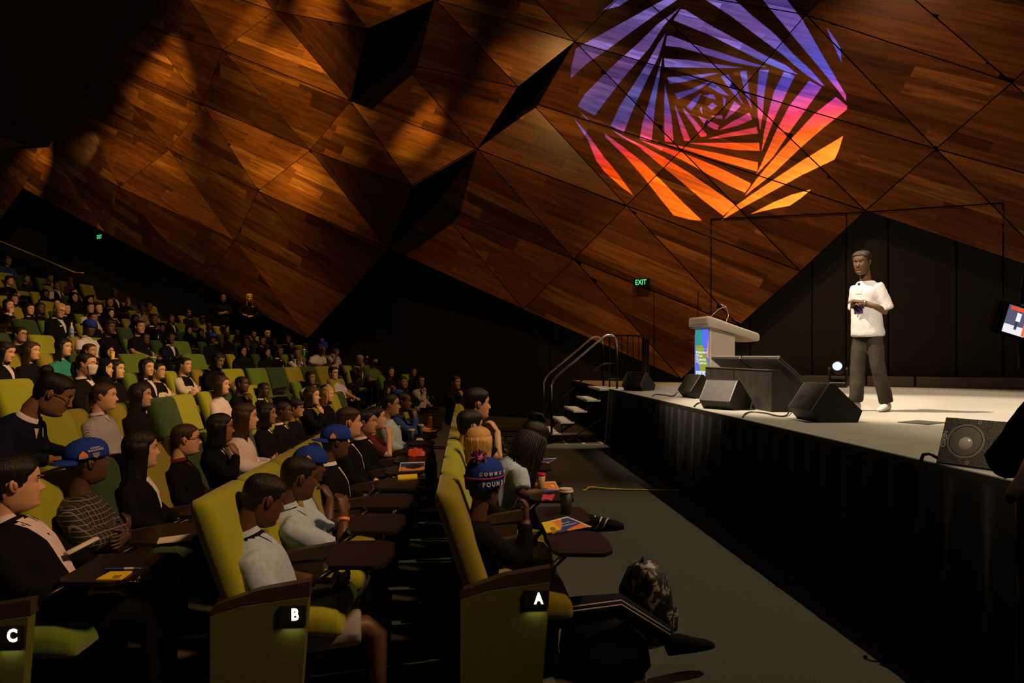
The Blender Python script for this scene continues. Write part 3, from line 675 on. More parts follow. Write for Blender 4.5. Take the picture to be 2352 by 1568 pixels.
EYEW = mat('eye_white', (.55, .5, .45), .3); IRIS = mat('iris', (.02, .012, .008), .15)
def gs(x, s): return math.exp(-(x/s)**2)
HZS = [-11.6, -11.2, -10.6, -10, -9.4, -8.8, -8.2, -7.6, -7, -6.5, -6.1, -5.7, -5.3, -4.9, -4.5, -4.1, -3.7, -3.3, -2.9, -2.5, -2, -1.5, -1, -.5, 0, .5, 1, 1.5, 2, 2.5, 3, 3.6, 4.4, 5.4, 6.5, 7.6, 8.6, 9.5, 10.3, 10.9, 11.3, 11.5]
_t = [(-11.7, 4.5, -1, 2.6), (-10.5, 7.6, -2.5, 4.0), (-9, 8.8, -4.8, 4.9), (-7.5, 8.7, -6.2, 5.6), (-6, 8.9, -7.0, 6.0), (-4.5, 8.9, -7.8, 6.35), (-3, 8.8, -8.6, 6.7), (-1, 8.7, -9.3, 7.0), (1, 8.7, -9.7, 7.15),
      (3, 9.1, -9.9, 7.35), (5, 9.1, -9.9, 7.5), (7, 8.4, -9.4, 7.3), (8.5, 7.2, -8.5, 6.7), (10, 5.2, -6.8, 5.4), (11, 3.0, -4.6, 3.6), (11.5, .6, -1.2, 1.0), (14, .3, -.5, .5)]
def hprof(z): return [float(np.interp(z, [a[0] for a in _t], [a[i] for a in _t])) for i in (1, 2, 3)]
HANG = [0, 4, 8, 12, 16, 20, 24, 28, 32, 37, 42, 48, 54, 62, 72, 84, 98, 115, 135, 157, 180]
HANG = [math.radians(a) for a in HANG]; HANG = HANG + [2*PI-a for a in reversed(HANG[1:-1])]
def headpt(th, z, off=0.0, feat=True):
    xf, xb, w = hprof(z); c, s = math.cos(th), math.sin(th)
    x = (xf*abs(c)**.80 if c > 0 else xb*abs(c)**.9); y = w*(abs(s)**.92)*(1 if s >= 0 else -1)
    if feat and c > 0:
        na = np.interp(z, [-4.2, -3.5, -2.8, -2, -1, 0, 1, 2.2], [0, 1.5, 2.6, 2.4, 1.7, 1.0, .45, 0]); x += na*gs(y, np.interp(z, [-3.5, -2.5, 0, 2], [1.55, 1.35, .9, .9]))
        x += -.95*gs(abs(y)-3.2, 1.45)*gs(z-1.0, 1.1) + .35*gs(z-2.9, .7)*gs(abs(y)-2.2, 2.4) + .35*gs(abs(y)-4.6, 1.6)*gs(z+1.8, 1.5)
        x += gs(y, 2.2)*(.55*gs(z+4.75, .42)+.6*gs(z+6.15, .5)-.25*gs(z+5.4, .3)-.35*gs(z+7.4, .6)) + .55*gs(y, 1.9)*gs(z+9.2, 1.0)
    if off:
        l = math.hypot(x, y)+1e-6; k = 1+off/l; x *= k; y *= k
    return (x*.01, y*.01, z*.01)
def make_head():
    m = MB(); n = len(HANG)
    m.loft([[headpt(a, z) for a in HANG] for z in HZS])
    mi = []
    for r in range(len(HZS)-1):
        zc = (HZS[r]+HZS[r+1])/2
        for i in range(n):
            a = (HANG[i]+(HANG[(i+1) % n] if i+1 < n else 2*PI))/2; x, y, _ = headpt(a, zc); y *= 100; x *= 100
            k = 0
            if x > 5 and -6.6 < zc < -4.4 and abs(y) < 2.5-abs(zc+5.4)*.7: k = 1
            if x > 5 and 3.05 < zc < 3.55 and 1.6 < abs(y) < 4.8: k = 2
            mi.append(k)
    m.m[:len(mi)] = mi
    for s in (-1, 1):
        m.ell((.0655, .032*s, .010), (.0128,)*3, 10, 8, 3)
        m.ell((.0775, .0322*s, .010), (.0035, .0052, .0052), 8, 4, 4)
        # lids
        rings = []
        for z0, z1 in ((.35, 1.45), (-1.45, -.72)):
            rr = []
            for j in range(4):
                z = z0+(z1-z0)*j/3; r = math.sqrt(max(0, 1.45**2-z*z)); rr.append([((6.5+r*math.cos(b))*.01, (3.2*s+r*math.sin(b)*1.15)*.01, (1.0+z)*.01) for b in [PI*2*k/12 for k in range(12)]])
            m.loft(rr, 0)
        # ear
        e = Matrix.Rotation(-.3*s, 3, 'Z') @ Matrix.Rotation(-.15, 3, 'Y')
        m.ell((-.004, .0745*s, .003), (.017, .008, .028), 10, 7, 0, e); m.ell((.002, .080*s, .005), (.010, .006, .018), 8, 5, 1, e)
    return m
HEAD = make_head()
PIV = Vector((-.03, 0, -.10))
# hair and head coverings, in head space
COVER = lambda a, z: 1.35*gs(a-97, 20)*gs(z-.2, 3.6)
def shell(hair_t, lo, zmin=-9.0, top=0.0, noise_=0.0, closed=True, zs=None, fea=False):
    """hair_t(th,z) gives thickness in cm or None (bare)"""
    m = MB(); zz = [z for z in (zs or ([-9, -8, -7, -6, -5, -4, -3, -2, -1, 0, 1, 2, 3, 4, 5, 6, 7, 7.6, 8.4, 9.2, 10, 10.7, 11.2, 11.5])) if z >= zmin]
    A = [2*PI*i/36 for i in range(36)]; rings = []
    for z in zz:
        r = []
        for a in A:
            aa = a if a <= PI else a-2*PI
            t = hair_t(abs(math.degrees(aa)), z)
            if t is None: x, y, q = headpt(a, z, -.7, fea); r.append((x, y, q))
            else:
                if noise_: t += noise_*mnoise.noise(Vector((math.cos(a)*3, math.sin(a)*3, z*.55)))
                x, y, q = headpt(a, z, t, fea); up = max(0.0, (z-6)/5.5); r.append((x, y, q+t*.01*up))
        rings.append(r)
    m.loft(rings); return m
def hl(a, z, front=7.3, temple=5.0, side=-.5, nape=-7):
    b = np.interp(a, [0, 35, 60, 78, 92, 100, 115, 180], [front, front-.2, temple, side, side, 2.2, nape+1.5, nape]); return z > b
HAIR = {}
HAIR['short'] = shell(lambda a, z: (.55+.5*max(0, min(1, (z-1)/6))) if hl(a, z) else None, 0)
HAIR['crop'] = shell(lambda a, z: (.22+.9*max(0, min(1, (z-6.2)/1.5))) if hl(a, z, 7.0, 4.8, 0, -5.5) else None, 0)
HAIR['fringe'] = shell(lambda a, z: (.9+.5*max(0, min(1, (z-3)/5))) if hl(a, z, 5.0, 4.2, -.5, -7) else None, 0)
HAIR['buzz'] = shell(lambda a, z: .35 if hl(a, z, 7.2, 5.2, 0, -5.5) else None, 0)
HAIR['curly'] = shell(lambda a, z: (1.9+.8*max(0, (z-3)/8)) if hl(a, z, 6.6, 5.0, 0, -6) else None, 0, noise_=1.6)
HAIR['afro'] = shell(lambda a, z: 2.8 if hl(a, z, 6.4, 4.6, .5, -6) else None, 0, noise_=1.2)
def curtain(m, zlist, a0=72, out=1.2, back=0.0, wave=.25, thick=1.8):
    A = [math.radians(a0+(360-2*a0)*i/26) for i in range(27)]; rings = []
    for j, z in enumerate(zlist):
        zz = max(z, -4); o, q = [], []
        dr = out+max(0, -4-z)*.05
        for i, a in enumerate(A):
            x, y, _ = headpt(a, zz, dr+wave*math.sin(i*2.1+z*.15)+COVER(math.degrees(a) if a < PI else 360-math.degrees(a), z), False); x -= back*.01*max(0, -3-z)
            if z < -4: y *= 1-.004*min(12, -4-z)
            o.append((x, y, z*.01))
            x2, y2 = x*(1-thick/11), y*(1-thick/11); q.append((x2, y2, z*.01))
        rings.append(o+q[::-1])
    m.loft(rings); return m
def long_hair(L, part=0.0, out=1.3, wave=.3, a0=72, front=7.6):
    m = shell(lambda a, z: (1.0+COVER(a, z)+.4*max(0, (z-3)/8)) if hl(a, z, front, 4.6, -9, -9) else None, 0)
    return curtain(m, [6, 3, 0, -3, -6, -9, -12, -15]+([-18, -22] if L > 20 else [])+([-26, -30] if L > 28 else []), a0, out, .12, wave)
HAIR['long'] = long_hair(32); HAIR['mid'] = long_hair(20, a0=66); HAIR['bob'] = curtain(shell(lambda a, z: 1.2+COVER(a, z) if hl(a, z, 6.5, 4.0, -9, -9) else None, 0, noise_=.2), [6, 3, 0, -3, -6, -9, -12], 62, 1.7, 0, .35)
def tied(bun=True, pony=False, high=0.0):
    m = shell(lambda a, z: .6 if hl(a, z, 7.4, 5.2, .5, -6) else None, 0)
    if bun: m.ell((-.085-.0*high, 0, .03+.075*high), (.036, .04, .036), 12, 8)
    if pony: m.tube([(-.09, 0, .02+.05*high), (-.125, 0, .01+.05*high), (-.135, 0, -.06), (-.125, .01, -.14), (-.12, .01, -.20)], [.02, .028, .030, .024, .008], 10)
    return m
HAIR['bun'] = tied(); HAIR['topbun'] = tied(high=1.0); HAIR['pony'] = tied(False, True)
HAIR['braids'] = shell(lambda a, z: 1.0 if hl(a, z, 7.3, 5, -2, -8) else None, 0, noise_=.4)
for i in range(26):
    a = math.radians(70+220*i/25); x, y, _ = headpt(a, 1, 1.2, False); rr_ = random.Random(i)
    L_ = .26+.14*rr_.random(); HAIR['braids'].tube([(x*.7, y*.7, .06), (x*1.05, y*1.08, 0), (x*1.1, y*1.2, -.1), (x*1.05+.02*rr_.random(), y*1.35, -L_)], [.010, .012, .010, .006], 6)
for i in range(9):
    rr_ = random.Random(50+i); HAIR['braids'].tube([(-.06, -.02+.006*i, .09), (-.09, -.03+.009*i, .135+.02*rr_.random()), (-.05-.02*rr_.random(), -.05+.013*i, .15+.02*rr_.random()), (.0, -.06+.016*i, .13)], [.010, .011, .009, .005], 6)
HAIR['hijab'] = shell(lambda a, z: None if (a < np.interp(z, [-10, -7, -2, 3, 6.5], [0, 38, 58, 52, 18]) and z < 7.0) else 1.3+COVER(a, z), 0, zs=[-11, -10, -8.5, -7, -5, -3, -1, 1, 3, 4.5, 5.8, 6.8, 7.6, 8.4, 9.2, 10, 10.7, 11.2, 11.5])
def drape(m):
    rings = []
    for z, rx, ry, cx in ((-8, .085, .080, -.005), (-11, .098, .09, -.012), (-14, .11, .115, -.025), (-18, .135, .165, -.04), (-24, .16, .215, -.055), (-31, .165, .235, -.06)):
        rings.append([(cx+rx*math.cos(a)*(1+.03*math.sin(7*a)), ry*math.sin(a), z*.01+.03*math.cos(a)*(z < -16)) for a in [2*PI*i/28 for i in range(28)]])
    m.loft(rings[::-1]); return m
drape(HAIR['hijab'])
HMESH = {k: v.mesh('hair', None, True) for k, v in HAIR.items()}
for k_ in HMESH:                                       # combed ridges on the longer styles
    pass
def cap_mesh():
    m = MB(); rings = []
    for z, k, in ((3.2, 1.10), (4.4, 1.125), (6.0, 1.13), (8.0, 1.08), (10.0, .96), (11.6, .78), (12.8, .54), (13.5, .28), (13.7, .05)):
        rings.append([((-.002+.0985*k*math.cos(a))-(.004*(z-6)*.1), .081*k*math.sin(a), .01*(z+(.9*math.cos(a) if z < 5 else 0))) for a in [2*PI*i/28 for i in range(28)]])
    m.loft(rings); m.ell((-.003, 0, .1375), (.008, .008, .004), 8, 5)
    return m.mesh('cap', None, True)
def brim_mesh():
    m = MB(); P = []
    for t in (0, 1):
        pass
    R_ = []
    for i in range(15):
        t = -1+2*i/14; y = .074*t; x0 = .108*math.sqrt(max(0, 1-(t*.80)**2)); x1 = x0+.068*math.sqrt(max(.02, 1-t*t)); dz = -.020*t*t
        R_.append([(x0-.012, y, .042+dz*.4), (x1, y, .036+dz-.006), (x1, y, .039+dz-.006), (x0-.012, y, .046+dz*.4)])
    m.loft(R_); return m.mesh('brim', None, True)
CAPM, BRIMM = cap_mesh(), brim_mesh()
def beanie_meshes():
    m = shell(lambda a, z: 1.7+(.35 if z < 5.6 else 0)+1.6*max(0, (z-6)/5) if z > np.interp(a, [0, 90, 180], [3.8, 1.2, -1.5]) else None, 0, zs=[-2, -1, 0, 1, 2, 3, 4, 5, 5.5, 5.8, 7, 8, 9, 10, 10.7, 11.3, 11.5])
    p = MB(); rr_ = random.Random(4)
    p.ell((-.065, 0, .158), (.026,)*3, 10, 8)
    for i in range(110):
        d = Vector((rr_.gauss(0, 1), rr_.gauss(0, 1), rr_.gauss(0, 1))).normalized(); b = d.orthogonal().normalized()*.006; q = Vector((-.065, 0, .158))+d*.022; e = Vector((-.065, 0, .158))+d*(.040+.006*rr_.random())
        p.add([q+b, q-b, e-b*.8, e+b*.8, q+d.cross(b), e+d.cross(b)], [(0, 1, 2, 3), (1, 4, 5, 2), (4, 0, 3, 5)], i % 2)
    return m.mesh('beanie', None, True), p.mesh('pompom', None)
BEANM, POMM = beanie_meshes()
def glasses_mesh():
    m = MB()
    for s in (-1, 1):
        pts = [(.092, .033*s+.024*math.cos(a), .010+.019*math.sin(a)) for a in [2*PI*i/14 for i in range(15)]]; m.tube(pts, .0022, 5)
        m.tube([(.090, .057*s, .016), (.05, .074*s, .016), (-.005, .078*s, .010)], .002, 5)
    m.tube([(.093, -.009, .012), (.096, 0, .014), (.093, .009, .012)], .002, 5); return m.mesh('glasses', None)
GLM = glasses_mesh()
def facemask_mesh():
    m = MB(); rings = []
    for z, o in ((-10.2, .3), (-9, .7), (-7, 1.0), (-4.5, 1.5), (-2.6, 2.2), (-1.2, 1.9), (-.3, 1.2)):
        rr = []
        for a in [math.radians(-62+124*i/16) for i in range(17)]:
            x, y, q = headpt(a, max(-9.5, z), o, False); rr.append((x, y, z*.01))
        rings.append(rr)
    m.loft(rings, 0, False, False); return m.mesh('face_mask', None, True)
FMM = facemask_mesh()
# hand: palm, four fingers with bends, thumb leaving the side of the palm
def hand(m, w, d, n, side=1, curl=.5, mi=0, s=1.0):
    """w wrist, d direction of the fingers, n palm normal (towards which the fingers curl), side +-1: where the thumb is (along d x n)"""
    w = Vector(w); d = Vector(d).normalized(); n = Vector(n); n = (n-d*n.dot(d)).normalized(); t = d.cross(n)*side
    R_ = []
    for u, hw, th in ((-.02, .024, .019), (.0, .026, .018), (.03, .038, .016), (.06, .042, .014), (.085, .041, .012), (.092, .036, .008)):
        R_.append([w+d*(u*s)+t*(hw*s*math.cos(a))+n*(th*s*math.sin(a)) for a in [2*PI*i/10 for i in range(10)]])
    m.loft(R_, mi)
    for i, L in enumerate((.068, .076, .071, .056)):
        p = w+d*(.082*s)+t*((.030-.0205*i)*s); dd = (d+t*(.06-.05*i)).normalized(); pts = [p-dd*.012*s, p]; ang = curl*.5
        for q, f in enumerate((.45, .30, .25)):
            v = (dd*math.cos(ang)+n*math.sin(ang)).normalized(); pts.append(pts[-1]+v*(L*f*s)); ang += curl*.75
        m.tube(pts, [.0095*s, .0095*s, .0088*s, .0080*s, .0060*s], 7, mi)
    b = w+d*(.018*s)+t*(.026*s); v = (d*.62+t*.62+n*.35).normalized(); pts = [b-t*.012*s, b+v*.012*s, b+v*.038*s]
    v2 = (v+d*.35+n*curl*.7-t*.25).normalized(); pts += [pts[-1]+v2*.026*s, pts[-1]+v2*.048*s]
    m.tube(pts, [.013*s, .0125*s, .0105*s, .0095*s, .0065*s], 8, mi)
def remesh(mb, voxel, smooth=2, name='c', noise_=0.0, disp=0.0):
    me = mb.mesh(name); o = bpy.data.objects.new('tmp', me); COL.objects.link(o)
    r = o.modifiers.new('r', 'REMESH'); r.mode = 'VOXEL'; r.voxel_size = voxel; r.use_smooth_shade = True
    sm = o.modifiers.new('s', 'SMOOTH'); sm.iterations = smooth; sm.factor = .6
    if disp:
        tx = bpy.data.textures.new('wr', 'CLOUDS'); tx.noise_scale = noise_; dm = o.modifiers.new('d', 'DISPLACE'); dm.texture = tx; dm.strength = disp; dm.mid_level = .5
    dg = bpy.context.evaluated_depsgraph_get(); out = bpy.data.meshes.new_from_object(o.evaluated_get(dg), depsgraph=dg)
    bpy.data.objects.remove(o, do_unlink=True); out.name = name; return out
# poses: spine lean (degrees, + forward), elbows and wrists (x, y, z) for the right (-y) side and the left side, hand directions
HIP = Vector((-.05, 0, .53))
POSE = {
 'lap': dict(lean=-9, R=((-.06, -.25, .74), (.17, -.12, .645)), L=((-.06, .25, .74), (.17, .12, .645)), hr=((.9, .45, -.1), (0, 0, -1)), hl=((.9, -.45, -.1), (0, 0, -1)), curl=.5),
 'chin': dict(lean=-2, R=((.14, -.20, .76), (.155, -.075, .985)), L=((-.05, .25, .74), (.17, .10, .66)), hr=((-.45, .28, .75), (-.6, .4, -.5)), hl=((.8, -.6, 0), (0, 0, -1)), curl=1.1),
 'fold': dict(lean=-8, R=((.0, -.24, .77), (.135, .03, .80)), L=((.0, .24, .77), (.15, -.05, .755)), hr=((-.1, 1, .1), (-1, 0, 0)), hl=((-.1, -1, .0), (-1, 0, 0)), curl=.5),
 'lean': dict(lean=30, R=((.17, -.25, .74), (.40, -.13, .725)), L=((.17, .25, .74), (.42, .08, .725)), hr=((.9, .5, 0), (0, 0, -1)), hl=((.8, -.6, 0), (0, 0, -1)), curl=.8),
 'drink': dict(lean=3, R=((.20, -.17, .78), (.20, -.06, 1.005)), L=((.20, .17, .78), (.20, .06, 1.005)), hr=((-.05, .35, .9), (-.5, .8, 0)), hl=((-.05, -.35, .9), (-.5, -.8, 0)), curl=1.2),
 'phone': dict(lean=-4, R=((-.03, -.24, .74), (.22, -.07, .745)), L=((-.03, .24, .74), (.22, .07, .745)), hr=((.85, .35, .3), (0, .7, .7)), hl=((.85, -.35, .3), (0, -.7, .7)), curl=.9),
 'slouch': dict(lean=-26, R=((-.10, -.27, .72), (.15, -.16, .66)), L=((-.10, .27, .72), (.15, .16, .66)), hr=((.9, .3, -.1), (0, 0, -1)), hl=((.9, -.3, -.1), (0, 0, -1)), curl=.5),
 'raise': dict(lean=4, R=((.20, -.23, .80), (.24, -.17, 1.04)), L=((.0, .25, .74), (.25, .12, .73)), hr=((.1, .2, .95), (-.8, .5, 0)), hl=((.8, -.6, 0), (0, 0, -1)), curl=1.0),
}
SL = [(Vector((0, s*.09, .90)), Vector((.015, s*.10, .50)), Vector((-.02, s*.11, .09))) for s in (-1, 1)]
POSE['speaker'] = dict(lean=3, shw=.132, tw=.74, hip=Vector((0, 0, .94)), legs=[(Vector((0, -.08, .90)), Vector((.03, -.095, .50)), Vector((.06, -.10, .09))), (Vector((0, .08, .90)), Vector((-.02, .10, .50)), Vector((-.15, .12, .09)))], toe=.25,
  R=((-.05, -.205, 1.10), (.165, -.05, 1.17)), L=((-.05, .215, 1.07), (.175, .06, 1.18)), hr=((.35, .95, .05), (-.5, 0, -.85)), hl=((.40, -.85, .20), (-.3, 0, -.95)), curl=.6)
POSE['kidphone'] = dict(lean=-19, R=((-.10, -.23, .72), (.17, -.09, .70)), L=((-.10, .23, .72), (.18, .06, .70)), hr=((.85, .35, .3), (0, .7, .7)), hl=((.85, -.35, .3), (0, -.7, .7)), curl=.9)
POSE['kiddrink'] = dict(lean=-12, R=((.16, -.19, .76), (.17, -.07, .98)), L=((.16, .19, .76), (.17, .05, .98)), hr=((-.05, .35, .9), (-.5, .8, 0)), hl=((-.05, -.35, .9), (-.5, -.8, 0)), curl=1.2)
POSE['standfold'] = dict(lean=0, hip=Vector((0, 0, .94)), legs=SL, R=((-.02, -.25, 1.15), (.16, .0, 1.17)), L=((-.02, .25, 1.15), (.17, -.02, 1.14)), hr=((-.1, 1, .1), (-1, 0, 0)), hl=((-.1, -1, 0), (-1, 0, 0)), curl=.5)
POSE['standhands'] = dict(lean=-1, hip=Vector((0, 0, .94)), legs=SL, R=((-.05, -.27, 1.16), (.15, -.20, 1.10)), L=((-.04, .26, 1.14), (.17, .04, 1.06)), hr=((.9, .3, 0), (0, 0, -1)), hl=((.5, -.8, 0), (-.5, 0, -.8)), curl=.5)
POSE['operator'] = dict(lean=4, hip=Vector((0, 0, .94)), legs=SL, R=((.10, -.26, 1.15), (.33, -.12, 1.30)), L=((.02, .31, 1.17), (.28, .02, 1.24)), hr=((.9, .2, .3), (0, .9, -.2)), hl=((.8, -.3, -.4), (0, -.9, -.2)), curl=1.0)
def spine_pts(lean, HIP=HIP):
    a = math.radians(lean); d = Vector((math.sin(a), 0, math.cos(a))); b = Vector((math.cos(a), 0, -math.sin(a)))
    f = lambda u, q=0: HIP + Vector((0, 0, -.03)) + d*u + b*q
    return d, b, f
def pose_data(key):
    P = POSE[key]; d, b, f = spine_pts(P['lean'], P.get('hip', HIP)); neck = f(.535, .005); 
    sh = [f(.455, -.01)+Vector((0, s*P.get('shw', .165), 0)) for s in (-1, 1)]
    hc = neck + d*.045 + Vector((.055+.0*abs(P['lean'])/30, 0, .115))     # head centre
    return P, d, b, f, neck, sh, hc
def torso_rings(d, b, f, grow, spec):
    R_ = []
    for u, hy, hx, q in spec:
        c = f(u, q); R_.append([c+Vector((0, 1, 0))*((hy+grow)*math.cos(a))+b*((hx+grow)*math.sin(a)) for a in [2*PI*i/20 for i in range(20)]])
    return R_
TSPEC = [(-.06, .10, .08, .0), (-.03, .165, .125, .0), (.05, .17, .125, .01), (.16, .152, .112, .015), (.28, .158, .118, .012), (.38, .172, .118, .008), (.44, .172, .102, .0), (.485, .135, .078, -.005), (.515, .075, .060, .0), (.535, .058, .056, .004)]
def limb(m, a, b_, c, r0, r1, r2, n=12, mi=0):
    a, b_, c = Vector(a), Vector(b_), Vector(c)
    m.tube([a, a.lerp(b_, .5), b_.lerp(a, .12), b_.lerp(c, .10), b_.lerp(c, .45), c], [r0, (r0+r1)/2, r1*1.02, r1, (r1*1.0+r2)/2, r2], n, mi)
LEGS = [(Vector((-.02, s*.095, .52)), Vector((.40, s*.12, .525)), Vector((.41, s*.125, .09))) for s in (-1, 1)]
def make_body(key, legs=False):
    P, d, b, f, neck, sh, hc = pose_data(key); m = MB()
    m.loft(torso_rings(d, b, f, -.018, [(u, hy*P.get('tw', 1), hx, q) for u, hy, hx, q in TSPEC]))
    nk = len(m.v)
    m.tube([f(.47, 0), neck, neck+(hc-neck)*.35+Vector((-.012, 0, 0)), hc+Vector((-.022, 0, -.04)), hc+Vector((-.02, 0, .0))], [.062, .056, .053, .055, .05], 16)
    nk2 = len(m.v)
    for s, A, h in ((0, P['R'], P['hr']), (1, P['L'], P['hl'])):
        limb(m, sh[s], A[0], A[1], .048, .040, .027); hand(m, A[1], h[0], h[1], side=(-1 if s == 0 else 1)*hand_sign(h, s), curl=P['curl'])
    if legs:
        for a, k_, c in P.get('legs', LEGS): limb(m, a, k_, c, .080, .054, .036)
    hs = len(m.v); hd = MB(); hd.add(HEAD.v, HEAD.f); hd.m = list(HEAD.m); hd.v = [tuple(Vector(v)+hc) for v in hd.v]
    m.add(hd.v, hd.f); m.m[-len(hd.m):] = hd.m
    return dict(m=m, hs=hs, nk=(nk, nk2), hc=hc, neck=neck)
def hand_sign(h, s):
    # thumb towards the body's midline / up: choose the side for which d x n points up or inward
    d = Vector(h[0]).normalized(); n = Vector(h[1]); t = d.cross(n)
    want = Vector((.2, (1 if s == 0 else -1)*.6, .8)); sg = 1 if t.dot(want) > 0 else -1
    return sg*(-1 if s == 0 else 1)
BODY = {}
def body(key, legs=False):
    if (key, legs) not in BODY: BODY[(key, legs)] = make_body(key, legs)
    return BODY[(key, legs)]
TOP = {}
def seg_d(P_, a, b_):
    a, b_ = np.array(a), np.array(b_); ab = b_-a; t = np.clip(((P_-a) @ ab)/(ab @ ab), 0, 1); return np.linalg.norm(P_-(a+t[:, None]*ab), axis=1)
def top(key, kind):
    """kind: 'tee' short sleeves or 'long' sleeves; slots: 0 body, 1 sleeves, 2 cuff/collar band"""
    if (key, kind) in TOP: return TOP[(key, kind)]
    P, d, b, f, neck, sh, hc = pose_data(key); m = MB(); g = .014 if kind == 'tee' else .024
    sp_ = TSPEC[:-1]+[(.528, .062, .060, .002)]
    if key == 'speaker': sp_ = [(-.10, .158, .118, .0), (-.08, .168, .130, .0), (.05, .154, .122, .01), (.2, .142, .114, .015), (.28, .138, .110, .012), (.38, .140, .106, .008), (.43, .128, .094, 0), (.475, .098, .072, -.004), (.510, .070, .064, 0)]; g = .016
    if key.startswith('stand'): sp_ = [(-.14, .16, .10, .0)]+sp_[1:]
    m.loft(torso_rings(d, b, f, g, sp_))
    for s, A in ((0, P['R']), (1, P['L'])):
        a, e, w_ = sh[s], Vector(A[0]), Vector(A[1])
        if kind == 'tee': q = a.lerp(e, .93 if key == 'speaker' else .80); sk = key == 'speaker'; r_ = .068 if sk else .074; m.tube([a+(a-e)*.06, a, a.lerp(e, .4), q], [.045 if sk else .055, .058 if sk else .074, .064 if sk else .074, r_], 14)
        else: m.tube([a+(a-e)*.12, a, a.lerp(e, .5), e.lerp(a, .08), e.lerp(w_, .12), e.lerp(w_, .5), e.lerp(w_, .93)], [.05, .075, .066, .062, .060, .050, .041], 14)
    me = remesh(m, .017, 3, 'top', .09, .014)
    nP = len(me.polygons); C = np.zeros(nP*3); me.polygons.foreach_get('center', C); C = C.reshape(-1, 3)
    mi = np.zeros(nP, dtype=np.int32); T0 = seg_d(C, f(0), f(.42))
    for s, A in ((0, P['R']), (1, P['L'])):
        a, e, w_ = sh[s], Vector(A[0]), Vector(A[1]); da = seg_d(C, a, e); db = seg_d(C, e, w_)
        dd = np.minimum(da, db if kind != 'tee' else da); mi[(dd < .088) & (dd < T0*.62)] = 1
        if kind != 'tee': mi[(np.linalg.norm(C-np.array(e.lerp(w_, .90)), axis=1) < .055)] = 2
    nk = np.array(neck); mi[(np.linalg.norm(C-nk, axis=1) < .085) & (C[:, 2] > nk[2]-.045)] = 2
    me.polygons.foreach_set('material_index', mi); me.update(); TOP[(key, kind)] = me; return me
TRO = {}
def trousers(shorts=False, key='lap'):
    P = POSE[key]; tk = (shorts, key if 'legs' in P else '')
    if tk in TRO: return TRO[tk]
    m = MB(); hp = P.get('hip', HIP); sd = 'hip' in P; m.ell(hp, (.105 if sd else .15, .140 if sd else .175, .13 if sd else .11), 14, 9)
    for a, k_, c in P.get('legs', LEGS):
        if shorts: m.tube([a, a.lerp(k_, .4), a.lerp(k_, .82)], [.10, .092, .088], 12)
        else: m.tube([a, a.lerp(k_, .5), k_, k_.lerp(c, .08), k_.lerp(c, .5), c], [.080, .082, .076, .076, .074, .074] if sd else [.098, .086, .074, .072, .062, .056], 12)
    TRO[tk] = remesh(m, .02, 3, 'trousers', .1, .022 if sd else .012); return TRO[tk]
def shoe_mesh():
    m = MB(); R_ = []
    for x, hw, h, z in ((-.05, .024, .03, .05), (-.04, .034, .05, .05), (.02, .038, .05, .05), (.10, .042, .035, .035), (.17, .038, .024, .026), (.205, .022, .014, .02)):
        R_.append([(x, hw*math.cos(a), max(.002, z+h*math.sin(a))) for a in [2*PI*i/12 for i in range(12)]])
    m.loft(R_); return m.mesh('shoe', None, True)
SHOE = shoe_mesh()
# shirt collar + V front patch fitted on the top by ray casting
from mathutils.bvhtree import BVHTree
COLL = {}
def collar(key, kind, style):
    ck = (key, kind, style)
    if ck in COLL: return COLL[ck]
    P, d, b, f, neck, sh, hc = pose_data(key); me = top(key, kind)
    bv = BVHTree.FromPolygons([v.co for v in me.vertices], [tuple(p.vertices) for p in me.polygons]); m = MB()
    # stand-up band
    n = 18; R_ = []
    for h, r, o in ((-.015, .064, 0), (.012, .060, 0), (.016, .064, 0), (-.012, .074, 0)):
        R_.append([neck+d*(h+.008)+Vector((0, 1, 0))*(r*math.sin(a))+b*((r*.98)*math.cos(a)) for a in [math.radians(22)+(2*PI-math.radians(44))*i/(n-1) for i in range(n)]])
    vs = [p for r in R_ for p in r]; m.add(vs, [(r*n+i, r*n+i+1, (r+1)*n+i+1, (r+1)*n+i) for r in range(3) for i in range(n-1)])
    def cast(u, y):
        o = f(u, .5)+Vector((0, y, 0)); hit = bv.ray_cast(o, -b); return hit[0]+b*.004 if hit[0] is not None else None
    def sheet(rows):
        k = len(rows[0]); vs = [p for r in rows for p in r]
        if all(p is not None for p in vs): m.add(vs, [(r*k+i, r*k+i+1, (r+1)*k+i+1, (r+1)*k+i) for r in range(len(rows)-1) for i in range(k-1)])
    if style in ('v', 'tie', 'open'):
        rows = []; op_ = style == 'open'
        for i in range(9):
            u = .50-(.046 if op_ else .030)*i; wd = (.075 if op_ else .052)*(1-i/(14.0 if op_ else 9.0))+.004; rows.append([cast(u, wd*q/2) for q in (-2, -1, 0, 1, 2)])
        sheet(rows)
    # two collar points
    for s in (-1, 1):
        rows = []
        for i in range(4):
            u = .512-.018*i; y0 = s*(.020+.006*i); wd = .040*(1-i/3.6); r = [cast(u, y0+s*wd*q/2) for q in (0, 1, 2)]
            rows.append([p+b*.004 if p is not None else None for p in r])
        sheet(rows)
    COLL[ck] = m.mesh('collar', None, True); return COLL[ck]
STRIPE = {}
